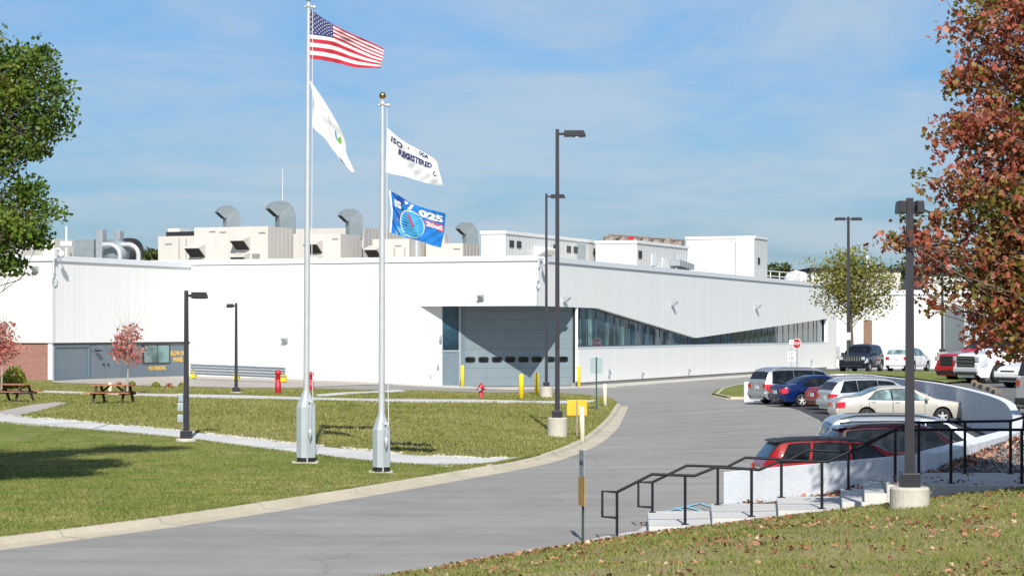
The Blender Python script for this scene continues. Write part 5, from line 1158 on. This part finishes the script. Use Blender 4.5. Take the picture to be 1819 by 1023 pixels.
vehicle('bright red pickup with a black grille, facing the parking blocks', 'pickup', 'pickup', on(h_upper, 21.9, 101.3, -.05), R(-155), bright_red, HIGH, 1.98, front='dark', name='pickup_truck')
vehicle('big white pickup with a silver bumper beside the bright red pickup', 'pickup', 'pickup', on(h_upper, 21.65, 95.8, -.05), R(-155), white, HIGH, 2.0, front='chrome', plain_bumper=M['rim'], name='pickup_truck')
vehicle('white compact car showing only its nose between the big white pickup and the tow hitch', 'car', 'hatch', on(h_upper, 21.15, 88.9, -.05), R(-150), white, HIGH, 1.46, 4.2, front='dark')
tp = vehicle('white and black pickup cut off by the picture edge, its tail light and tow hitch overhanging the wall', 'pickup', 'pickup', (17.9, 66.6, 1.32), R(14), paint('smoke', (.62, .64, .66), .3), HIGH, 1.95, plain_bumper=M['trim'], name='pickup_truck')
tp['label'] = 'pale pickup whose tail light and black tow hitch overhang the curved wall'
cpy = MB(); cpy.prism([(-2.8, 1.30), (-.95, 1.32), (-.9, 1.95), (-2.6, 1.93)], lambda p, k: (p[0], -.88 + 1.76 * k, p[1])); cpy.build('bed_cover', M['trim'], tp, bevel=.05)
hk = MB(); hk.tube([(-2.8, 0, .42), (-3.05, 0, .40), (-3.22, 0, .40)], .035, 8); hk.tube([(-3.08, -.3, .40), (-3.08, .3, .40)], .03, 6); hk.lathe([(0, .53), (.03, .51), (.03, .42), (.05, .40)], 10, c=(-3.2, 0, 0)); hk.build('tow_hitch', M['black'], tp)

# ================================================================== TREES
LEAF8 = np.array([(0, -.5), (.16, -.30), (.5, -.12), (.24, .10), (.34, .40), (0, .5), (-.34, .40), (-.24, .10), (-.5, -.12), (-.16, -.30)])
LEAF4 = np.array([(0, -.5), (.34, -.02), (0, .5), (-.34, -.02)])
LEAF6 = np.array([(0, -.5), (.26, -.22), (.30, .12), (0, .5), (-.30, .12), (-.26, -.22)])
def leaves(centres, size, tmpl, name, mat, parent=None, flat=.0, jitter=.35, fold=.25):
    n = len(centres); K = len(tmpl); sz = size * (1 + jitter * (npr.random(n) * 2 - 1))
    nrm = npr.normal(size=(n, 3)); nrm[:, 2] = np.abs(nrm[:, 2]) * .6 + flat; nrm /= np.linalg.norm(nrm, axis=1)[:, None]
    a = npr.normal(size=(n, 3)); a -= (a * nrm).sum(1)[:, None] * nrm; a /= np.linalg.norm(a, axis=1)[:, None]; b = np.cross(nrm, a)
    V = centres[:, None, :] + sz[:, None, None] * (tmpl[None, :, 0, None] * a[:, None, :] + tmpl[None, :, 1, None] * b[:, None, :] - fold * np.abs(tmpl[None, :, 0, None]) * nrm[:, None, :])
    return fast_mesh(name, V.reshape(-1, 3), K, mat, parent)
def tree(name, label, base, H, tr, lobes, ntip, nleaf, lsize, lmat, tmpl=LEAF6, bark=None, sub=3, spread=.28, seed=1, group=None, trunk_top=None, low=.25, bare=0, lean=(0, 0), twig=.6, limb=1.0, keep=1.15, reach=1.3):
    """lobes: (x, y, z, rx, ry, rz, weight) relative to base"""
    r = np.random.default_rng(seed); t = thing(name, label, 'tree', tuple(base), 0, group); b = MB()
    T = trunk_top or H * .8; bend = lambda z: Vector((lean[0] * z / T + .05 * math.sin(z * 1.1), lean[1] * z / T + .04 * math.cos(z * .9), z))
    b.tube([bend(z) for z in np.linspace(-.2, T, 9)], [tr * (1.25 if i == 0 else 1 - .085 * i) for i in range(9)], 10)
    wts = np.array([l[6] for l in lobes], float); wts /= wts.sum(); tips = []; C = []
    inside = lambda p: any(((p[0] - l[0]) / l[3]) ** 2 + ((p[1] - l[1]) / l[4]) ** 2 + ((p[2] - l[2]) / l[5]) ** 2 < reach for l in lobes)
    for i in range(ntip):
        l = lobes[r.choice(len(lobes), p=wts)]
        d = r.normal(size=3); d /= np.linalg.norm(d); q = r.random() ** .45
        tip = Vector((l[0] + d[0] * l[3] * q, l[1] + d[1] * l[4] * q, l[2] + d[2] * l[5] * q))
        hz = max(low * T, min(T, tip.z - .35 * math.hypot(tip.x, tip.y) - .2 * r.random() * T)); a = bend(hz); dl = (tip - a).length; m = a.lerp(tip, .5) + Vector((0, 0, .14 * dl)) + Vector(r.normal(size=3)) * .10 * dl
        path = [a * (1 - f) ** 2 + m * 2 * f * (1 - f) + tip * f * f + Vector(r.normal(size=3)) * (.022 * dl if 0 < f < 1 else 0) for f in (0, .2, .4, .6, .8, 1)]
        r0 = min(tr * .35, limb * (.008 + .006 * dl * (1 + 4 * tr))); b.tube(path, [r0 * (1 - .15 * k) for k in range(6)], 5, cap=False)
        ends = [tip]
        for k in range(sub):
            s = path[2 + int(r.integers(0, 4))]; e = s + Vector(r.normal(size=3)) * twig; e.z += .5 * twig * r.random()
            if not inside(e): continue
            mid = s.lerp(e, .5) + Vector(r.normal(size=3)) * .04; b.tube([s, mid, e], [r0 * .4, r0 * .28, r0 * .12], 4, cap=False); ends.append(e)
        tips += ends
    for i in range(bare):
        a = bend(T * (.55 + .45 * r.random())); e = a + Vector((r.normal() * .10 * H, r.normal() * .10 * H, (H - a.z) * r.uniform(.45, 1.0))); b.tube([a, a.lerp(e, .35) + Vector(r.normal(size=3)) * .06, a.lerp(e, .7) + Vector(r.normal(size=3)) * .06, e], [tr * .2, tr * .13, tr * .09, tr * .04], 4, cap=False); q = a.lerp(e, .5); e2 = q + Vector((r.normal() * .3, r.normal() * .3, .5 * r.random() + .15)); b.tube([q, e2], [tr * .1, tr * .04], 4, cap=False)
    b.build('trunk', bark or M['bark'], t)
    tv = np.array([tuple(p) for p in tips]); per = max(1, nleaf // len(tv)); w = .45 + 1.1 * r.random(len(tv))
    cnt = np.maximum(1, (per * w)).astype(int); idx = np.repeat(np.arange(len(tv)), cnt)
    C = tv[idx] + r.normal(size=(len(idx), 3)) * np.array([spread, spread, spread * .7])
    ok = np.zeros(len(C), bool)
    for l in lobes: ok |= (((C - np.array(l[:3])) / (np.array(l[3:6]) * keep)) ** 2).sum(1) < 1
    C = C[ok]
    global npr; npr = np.random.default_rng(seed + 50)
    leaves(C, lsize, tmpl, 'crown', lmat, t, .25); return t
YM = 38.6; mp = Vector((10.9, YM, h_hill(10.9, YM)))
MAPLE = [(1800, 30, 125, 85, 2.2), (1738, 60, 68, 62, 1.5), (1718, 140, 42, 30, .6), (1795, 150, 95, 75, 2), (1762, 235, 105, 46, 1.9), (1688, 238, 48, 22, .5), (1730, 320, 95, 46, 1.8), (1805, 330, 90, 70, 1.8), (1682, 390, 80, 36, 1.2), (1604, 428, 58, 18, 1.1), (1648, 330, 22, 26, .25), (1640, 505, 24, 18, .2), (1592, 352, 18, 9, .12), (1785, 430, 95, 58, 2), (1676, 462, 56, 32, .9), (1745, 512, 82, 42, 1.5), (1668, 540, 36, 24, .5), (1803, 560, 75, 56, 1.6), (1748, 592, 40, 34, .7), (1805, 625, 40, 20, .4), (1770, -70, 95, 80, 1.8), (1830, -190, 120, 110, 2.4), (1905, 40, 120, 160, 3), (1905, 330, 110, 200, 2.6), (1990, 200, 130, 300, 2)]
lob = []
for u, v, a, c, w in MAPLE:
    p = W(u, v, Y=YM); k = YM / F; lob.append((p.x - mp.x, 0, p.z - mp.z, a * k * .80, max(.5, a * k * 1.0), c * k * .80, w))
tree('maple_tree', 'big maple in red and bronze autumn leaf reaching over the near lamp post', mp, 11.5, .2, lob, 400, 34000, .098, M['maple'], LEAF8, sub=4, spread=.155, seed=4, trunk_top=8.5, low=.2, twig=.34, limb=.5, keep=1.55, reach=2.1)
gp = Vector((-14.6, 52.0, h_lawn(-14.6, 52)))
GT = ((130, -150, 66, 40, 1.6), (60, -190, 85, 55, 2), (190, -180, 50, 35, .9), (10, 300, 30, 16, .2), (112, 170, 18, 14, .2), (70, 100, 30, 20, .4), (118, 235, 12, 12, .1), (60, 268, 26, 14, .25), (108, 390, 14, 10, .12), (70, 432, 18, 10, .15), (40, 482, 12, 8, .08), (25, 150, 70, 68, 1.9), (92, 148, 38, 28, .7), (60, 200, 66, 52, 1.7), (104, 215, 24, 32, .45), (15, 250, 45, 32, .8), (45, 338, 34, 28, .55), (85, 376, 36, 20, .5), (48, 410, 42, 26, .7), (-5, 400, 45, 52, 1), (15, 470, 27, 17, .25), (-100, 190, 120, 130, 3.5), (-150, 30, 170, 180, 4), (-110, 420, 90, 120, 2), (-220, 250, 150, 200, 3))
lob = []
for u, v, a, c, w in GT:
    p = W(u, v, Y=52.0); k = 52.0 / F; lob.append((p.x - gp.x, 0, p.z - gp.z, a * k * .78, max(.7, min(1.6, a * k)), c * k * .78, w))
tree('oak_tree', 'tall green tree whose branches hang over the white wing', gp, 12, .26, lob, 500, 54000, .112, M['oak'], LEAF6, sub=4, spread=.17, seed=9, trunk_top=13, low=.25, twig=.42, limb=.4, keep=1.7, reach=2.4)
yp = Vector((24.1, 160, h_upper(24.1, 160)))
lob = [(0, 0, 6.6, 2.3, 2.3, 1.9, 3), (-1.9, 0, 5.8, 1.6, 1.5, 1.2, 1.4), (1.9, 0, 6.2, 1.9, 1.5, 1.6, 1.6), (-.3, 0, 8.0, 1.1, 1.0, .9, .3), (.5, 0, 4.5, 2.4, 1.6, .9, 1.2), (2.9, 0, 5.4, 1.0, 1, .8, .4), (-2.9, 0, 7.2, .8, .8, .9, .25)]
tree('ash_tree', 'thin yellowing tree behind the very dark blue utility vehicle', yp, 9.5, .17, lob, 110, 6200, .20, M['yellowing'], LEAF6, sub=4, spread=.38, seed=3, trunk_top=6.6, low=.3, twig=.7, limb=.7, keep=1.25)
def red_tree(label, u, v, Hh, ztop, cr, seed, nl):
    p = place(u, v, h_lawn); k = p.y / F; cz = CZ - (Hh - HV) * k - p.z; H = CZ - (ztop - HV) * k - p.z
    tree('young_tree', label, p, H, .055, [(0, 0, cz, cr * .8, cr * .8, cr * .8, 2.4), (-cr * .45, 0, cz - cr * .3, cr * .7, cr * .6, cr * .42, 1.3), (cr * .5, .1, cz - cr * .35, cr * .6, cr * .6, cr * .35, 1.1), (cr * .3, 0, cz + cr * .8, cr * .45, cr * .5, cr * .6, .8), (-cr * .35, 0, cz + cr * .55, cr * .4, cr * .4, cr * .45, .5), (.1, 0, cz - cr * .75, cr * .5, cr * .5, cr * .25, .35)], 40, nl, .185, M['scarlet'], LEAF6, M['pale_bark'], sub=3, spread=.20, seed=seed, trunk_top=cz + cr * .4, low=.5, bare=20, keep=1.3, twig=.35, group='small scarlet trees on the lawn')
red_tree('small scarlet tree with bare top twigs in front of the blue wall', 225.5, 700, 616, 534, 1.05, 21, 900)
red_tree('small scarlet tree in front of the brick wall above the green bush', 2, 694, 610, 525, 1.15, 23, 1000)
def bush(label, u, v, w, hh, n, ls, mat, seed):
    p = place(u, v, h_lawn); k = p.y / F; r = np.random.default_rng(seed); t = thing('bush', label, 'bush', tuple(p)); q = r.normal(size=(n, 3)); q /= np.linalg.norm(q, axis=1)[:, None]; q *= (r.random(n) ** .4)[:, None]
    q[:, 2] = np.abs(q[:, 2]); q *= np.array([w * k / 2, w * k / 2, hh * k]); q *= (1 + .25 * np.sin(q[:, :1] * 3 + 1)); leaves(q, ls, LEAF6, 'foliage', mat, t)
    b = MB()
    for i in range(7): b.tube([(0, 0, -.05), (r.normal() * w * k * .2, r.normal() * w * k * .2, hh * k * .6)], [.03, .012], 4)
    b.build('stem', M['bark'], t)
bush('rounded yellow green bush in front of the brick wall', 20, 689, 72, 33, 1500, .17, M['bushleaf'], 1)
for i, (u, v, w, hh, m, l) in enumerate(((277, 688, 16, 8, 'bushleaf', 'low yellow green shrub below the blue wall window'), (300, 688, 10, 7, 'litter', 'tiny brown shrub right of the yellow green one'), (211, 687, 10, 7, 'litter', 'tiny rusty shrub by the pavement edge near the scarlet tree'), (234, 686, 12, 8, 'bushleaf', 'tiny straw coloured shrub right beside the young tree trunk'), (322, 688, 12, 7, 'bushleaf', 'tiny straw coloured shrub close to the short lamp post'))):
    bush(l.replace('right of', 'next to').replace('right beside', 'close beside'), u, v, w, hh, 160, .13, M[m], 30 + i)
def far_tree(label, u, v, Y, w, hh, seed):
    p = W(u, v, Y=Y); k = Y / F; H = p.z + .4 + hh * k; c = p.z
    tree('far_tree', label, (p.x, Y, -.4), H, .3, [(0, 0, c, w * k / 2, w * k / 2.4, hh * k, 3), (-w * k * .3, 0, c - hh * k * .4, w * k * .3, w * k * .3, hh * k * .6, 1), (w * k * .3, 0, c - hh * k * .3, w * k * .3, w * k * .3, hh * k * .6, 1)], 40, 1500, .65, M['farleaf'], LEAF6, sub=2, spread=.9, seed=seed, group='trees far behind the buildings', trunk_top=H * .7)
for i, a in enumerate((('round green treetop far behind the curved pipes', 264, 456, 320, 60, 22), ('green treetop far behind the tall white penthouse', 1378, 483, 330, 60, 24), ('tall grey green tree far behind the annex, touching the near lamp post', 1600, 486, 300, 80, 40), ('green treetop rising above the beige block behind the yellowing tree', 1545, 495, 310, 90, 34), ('low green treetop at the edge of the pale beige block', 1480, 505, 310, 60, 28), ('big green tree far behind the red leaves', 1770, 500, 320, 130, 50))): far_tree(*a, seed=60 + i)

# ================================================================== LOOSE STUFF
def scatter(n, xr, yr, h, keep):
    out = []
    while len(out) < n:
        x, y = rng.uniform(*xr), rng.uniform(*yr)
        if keep(x, y): out.append((x, y, h(x, y)))
    return np.array(out)
from mathutils import noise as mnoise
def inpoly(poly):
    P = [(p[0], p[1]) for p in poly]
    def f(x, y):
        c = False; j = len(P) - 1
        for i in range(len(P)):
            (xi, yi), (xj, yj) = P[i], P[j]
            if (yi > y) != (yj > y) and x < (xj - xi) * (y - yi) / (yj - yi) + xi: c = not c
            j = i
        return c
    return f
def in_view(x, y, m=40): u = CU + F * x / y; return -m < u < 1819 + m
pw_ = [inpoly(lo + hi[::-1])] + [inpoly(p) for p in PATHS]; in_walk = lambda x, y: any(f(x, y) for f in pw_); in_hill = inpoly(hill); in_green = inpoly(green); in_lawn = inpoly(lawn_poly)
hd = lambda x, y: .853 * (x + 2.75) - .523 * (y - 35.6)
sc_hill = lambda x, y: in_view(x, y) and in_hill(x, y) and y < 42.2 and hd(x, y) > .78 + .25 * math.sin(x * 9 + y * 5)
def blades(name, pts, hgt, wid, mat, label):
    n = len(pts); a = npr.random(n) * 2 * np.pi; d = np.stack([np.cos(a), np.sin(a), np.zeros(n)], -1); hh = hgt * (.5 + npr.random(n)); ln = npr.normal(size=(n, 3)) * .45; ln[:, 2] = 0
    top = pts + (np.array([0, 0, 1.0]) + ln) * hh[:, None]; w = wid * (.6 + .8 * npr.random(n))[:, None]
    V = np.stack([pts - d * w, pts + d * w, top + d * w * .25, top - d * w * .25], 1).reshape(-1, 3)
    kind(fast_mesh(name, V, 4, mat), 'stuff', label)
npr = np.random.default_rng(5)
pts = scatter(60000, (-4, 11.5), (22, 42.3), h_hill, sc_hill); blades('grass', pts, .038, .008, M['blade'], 'short grass blades on the leafy bank')
pts = scatter(60000, (-16, 2), (38, 82), h_lawn, lambda x, y: in_view(x, y) and in_green(x, y) and rng.random() < 1.1 - (y - 45) / 34); pts[:, 2] += .01; blades('grass', pts, .036, .010, M['blade'], 'short grass blades on the front lawn')
pts = scatter(75000, (-30, 6), (60, 139), h_lawn, lambda x, y: in_view(x, y) and in_lawn(x, y) and not in_green(x, y) and not in_walk(x, y) and rng.random() < 70 / y); blades('grass', pts, .06, .020, M['blade_dry'], 'short grass tufts on the lawn behind the sidewalk')
ed = smooth_line(offset(OUTS, .655), 1); e_ = []
for i in range(16000):
    k = rng.randrange(len(ed) - 1); f = rng.random() ; x = ed[k][0] * (1 - f) + ed[k + 1][0] * f; y = ed[k][1] * (1 - f) + ed[k + 1][1] * f
    if in_view(x, y): x += abs(rng.gauss(0, .06)) * -.9 + .03; e_.append((x, y + rng.gauss(0, .05), .135))
blades('grass', np.array(e_), .05, .010, M['blade'], 'ragged grass edge along the kerb')
e_ = []; le = smooth_line(lo, 2)
for i in range(9000):
    k = rng.randrange(len(le) - 1); f = rng.random(); x = le[k][0] * (1 - f) + le[k + 1][0] * f; y = le[k][1] * (1 - f) + le[k + 1][1] * f + rng.gauss(-.05, .07); e_.append((x, y, h_lawn(x, y) + .01))
blades('grass', np.array(e_), .055, .010, M['blade'], 'ragged grass edge along the sidewalk')
def leafy(x, y): return mnoise.noise(Vector((x * .55, y * .55, 3.0))) * .5 + .5 + .3 * mnoise.noise(Vector((x * 2.1, y * 2.1, 7)))
def edge_hill(x, y): d = .853 * (x + 2.75) - .523 * (y - 35.6); return math.exp(-((d - 1.2) / 1.5) ** 2)
def keep_leaf(x, y):
    if not sc_hill(x, y): return False
    p = max(0, leafy(x, y) - .50) * 1.9 + .015 + .35 * math.exp(-(42.3 - y) * 1.1) * (1 if x > 3 else .5) + .45 * edge_hill(x, y) * (y > 34)
    return rng.random() < p * (1.0 if x > -1 else .5)
pts = scatter(3600, (-4, 11.5), (22, 42.25), h_hill, keep_leaf); pts[:, 2] += .022 + .022 * npr.random(len(pts)); kind(leaves(pts, .060, LEAF8, 'fallen_leaves', M['litter'], None, 1.3, .6, .6), 'stuff', 'fallen maple leaves scattered over the grassy bank')
in_bed = inpoly(bed); in_gb = inpoly(gb)
pts = scatter(750, (2.6, 9.2), (46, 50.6), h_bed, lambda x, y: in_bed(x, y) and rng.random() < .35 + .65 * (y < 48.3)); pts[:, 2] += .03 + .04 * npr.random(len(pts)); kind(leaves(pts, .085, LEAF8, 'fallen_leaves', M['litter'], None, .8, .4, .5), 'stuff', 'fallen leaves heaped in the strip beside the steps')
def stones(name, pts, size, mat, label):
    n = len(pts); F8 = np.array([[0, 0, 1], [1, 0, .2], [.1, .9, .3], [-.9, .2, .2], [-.1, -1, .3]]); tri = [(0, 1, 2), (0, 2, 3), (0, 3, 4), (0, 4, 1)]
    P = F8[None] * (1 + .5 * (npr.random((n, 5, 1)) - .5)) * size * (.6 + .8 * npr.random((n, 1, 1))); a = npr.random(n) * 6.28; c, s = np.cos(a), np.sin(a)
    Q = P.copy(); Q[..., 0] = P[..., 0] * c[:, None] - P[..., 1] * s[:, None]; Q[..., 1] = P[..., 0] * s[:, None] + P[..., 1] * c[:, None]; Q += pts[:, None, :]
    me = bpy.data.meshes.new(name); f = [(k * 5 + a_, k * 5 + b_, k * 5 + c_) for k in range(n) for a_, b_, c_ in tri]; me.from_pydata(Q.reshape(-1, 3).tolist(), [], f); me.materials.append(mat); o = bpy.data.objects.new(name, me); COL.objects.link(o); kind(o, 'stuff', label)
pts = scatter(5500, (8.9, 17), (46, 61), h_gb, lambda x, y: in_gb(x, y) and in_view(x, y)); stones('gravel', pts, .05, M['pebble'], 'dark gravel between the walkway and the thick wall')
pts = scatter(420, (9, 16), (46.3, 60), h_gb, lambda x, y: in_gb(x, y) and in_view(x, y) and rng.random() < math.exp(-max(0, (x - 9.1) - (y - 47.5) * .39 - .2) * 2.0)); pts[:, 2] += .06; kind(leaves(pts, .11, LEAF8, 'fallen_leaves', M['litter'], None, .8, .4, .5), 'stuff', 'fallen leaves gathered along the thick grey wall')
pts = scatter(60, (7.2, 12), (42.4, 45.9), lambda x, y: 1.09, lambda x, y: True); kind(leaves(pts, .10, LEAF8, 'fallen_leaves', M['litter'], None, 1.5, .4, .3), 'stuff', 'a few fallen leaves lying on the walkway')
hs = smooth_line(hi, 2); sp = []
for i in range(2200):
    k = rng.randrange(len(hs) - 1); f = rng.random(); x = hs[k][0] * (1 - f) + hs[k + 1][0] * f; y = hs[k][1] * (1 - f) + hs[k + 1][1] * f + abs(rng.gauss(0, .30)); 
    if mnoise.noise(Vector((x * .8, y * .3, 1))) > -.35: sp.append((x, y, h_lawn(x, y) + .015))
npr = np.random.default_rng(8); stones('edging_stones', np.array(sp), .035, M['white_stone'], 'crushed white stone along the sidewalk edge')

# ================================================================== CAMERA AND LIGHT
cam = bpy.data.cameras.new('camera'); co = bpy.data.objects.new('camera', cam); COL.objects.link(co); co.location = (0, 0, CZ); co.rotation_euler = (R(90), 0, 0)
cam.sensor_width = 36; cam.lens = 36 * F / 1819; cam.shift_y = (HV - 511.5) / 1819; cam.clip_start = .5; cam.clip_end = 6000; scene.camera = co
EL = 38.0; sdir = Vector((.06, -1, 0)).normalized() * math.cos(R(EL)) + Vector((0, 0, math.sin(R(EL))))
sun = bpy.data.lights.new('sun', 'SUN'); sun.energy = 4.8; sun.angle = R(.5); sun.color = (1.0, .955, .875); so_ = bpy.data.objects.new('sun', sun); COL.objects.link(so_); so_.rotation_euler = (-sdir).to_track_quat('-Z', 'Y').to_euler(); so_.location = sdir * 100
wd = bpy.data.worlds.new('World'); scene.world = wd; wd.use_nodes = True; nt = wd.node_tree; bg = nt.nodes['Background']
sky = nt.nodes.new('ShaderNodeTexSky'); sky.sky_type = 'NISHITA'; sky.sun_disc = False; sky.sun_elevation = R(EL); sky.sun_rotation = math.atan2(sdir.x, sdir.y); sky.air_density = 1.0; sky.dust_density = .6; sky.ozone_density = 2.5
tc = nt.nodes.new('ShaderNodeTexCoord'); sep = nt.nodes.new('ShaderNodeSeparateXYZ'); nt.links.new(tc.outputs['Generated'], sep.inputs[0])
def wm_(op, a, b=0.0):
    n = nt.nodes.new('ShaderNodeMath'); n.operation = op
    for i, v in enumerate((a, b)):
        if isinstance(v, bpy.types.NodeSocket): nt.links.new(v, n.inputs[i])
        else: n.inputs[i].default_value = v
    return n.outputs[0]
zz_ = wm_('ADD', wm_('MAXIMUM', sep.outputs[2], 0.0), .07)
cb = nt.nodes.new('ShaderNodeCombineXYZ'); nt.links.new(wm_('DIVIDE', sep.outputs[0], zz_), cb.inputs[0]); nt.links.new(wm_('DIVIDE', sep.outputs[1], zz_), cb.inputs[1])
def wn(scale, detail, rough, sc=(1, 1, 1), rot=0, dist=0.0):
    mp_ = nt.nodes.new('ShaderNodeMapping'); nt.links.new(cb.outputs[0], mp_.inputs[0]); mp_.inputs['Scale'].default_value = sc; mp_.inputs['Rotation'].default_value = (0, 0, rot)
    n = nt.nodes.new('ShaderNodeTexNoise'); nt.links.new(mp_.outputs[0], n.inputs['Vector']); n.inputs['Scale'].default_value = scale; n.inputs['Detail'].default_value = detail; n.inputs['Roughness'].default_value = rough; n.inputs['Distortion'].default_value = dist; return n.outputs[0]
cl = wm_('ADD', wm_('MULTIPLY', wn(.55, 6, .58, (1, .8, 1), .4, .4), .6), wm_('MULTIPLY', wn(1.6, 6, .65, (1.0, .55, 1), .2, .6), .4))
rp = nt.nodes.new('ShaderNodeValToRGB'); nt.links.new(cl, rp.inputs[0]); rp.color_ramp.elements[0].position = .42; rp.color_ramp.elements[0].color = (0, 0, 0, 1); rp.color_ramp.elements[1].position = .57; rp.color_ramp.elements[1].color = (.62, .62, .62, 1)
tint = nt.nodes.new('ShaderNodeMix'); tint.data_type = 'RGBA'; tint.blend_type = 'MULTIPLY'; tint.inputs[0].default_value = 1.0; nt.links.new(sky.outputs[0], tint.inputs[6]); tr_ = nt.nodes.new('ShaderNodeValToRGB'); nt.links.new(sep.outputs[2], tr_.inputs[0]); tr_.color_ramp.elements[0].position = 0.0; tr_.color_ramp.elements[0].color = (.40, .56, .82, 1); tr_.color_ramp.elements[1].position = .15; tr_.color_ramp.elements[1].color = (.55, .76, .97, 1); nt.links.new(tr_.outputs[0], tint.inputs[7])
mx = nt.nodes.new('ShaderNodeMix'); mx.data_type = 'RGBA'; nt.links.new(rp.outputs[0], mx.inputs[0]); nt.links.new(tint.outputs[2], mx.inputs[6]); mx.inputs[7].default_value = (5.0, 5.75, 6.6, 1)
nt.links.new(mx.outputs[2], bg.inputs[0]); bg.inputs[1].default_value = .084
vs_ = scene.view_settings; vs_.view_transform = 'Standard'; vs_.look = 'None'; vs_.exposure = .38; vs_.gamma = 1.0; vs_.use_curve_mapping = False
scene.cycles.use_denoising = True; scene.cycles.max_bounces = 6
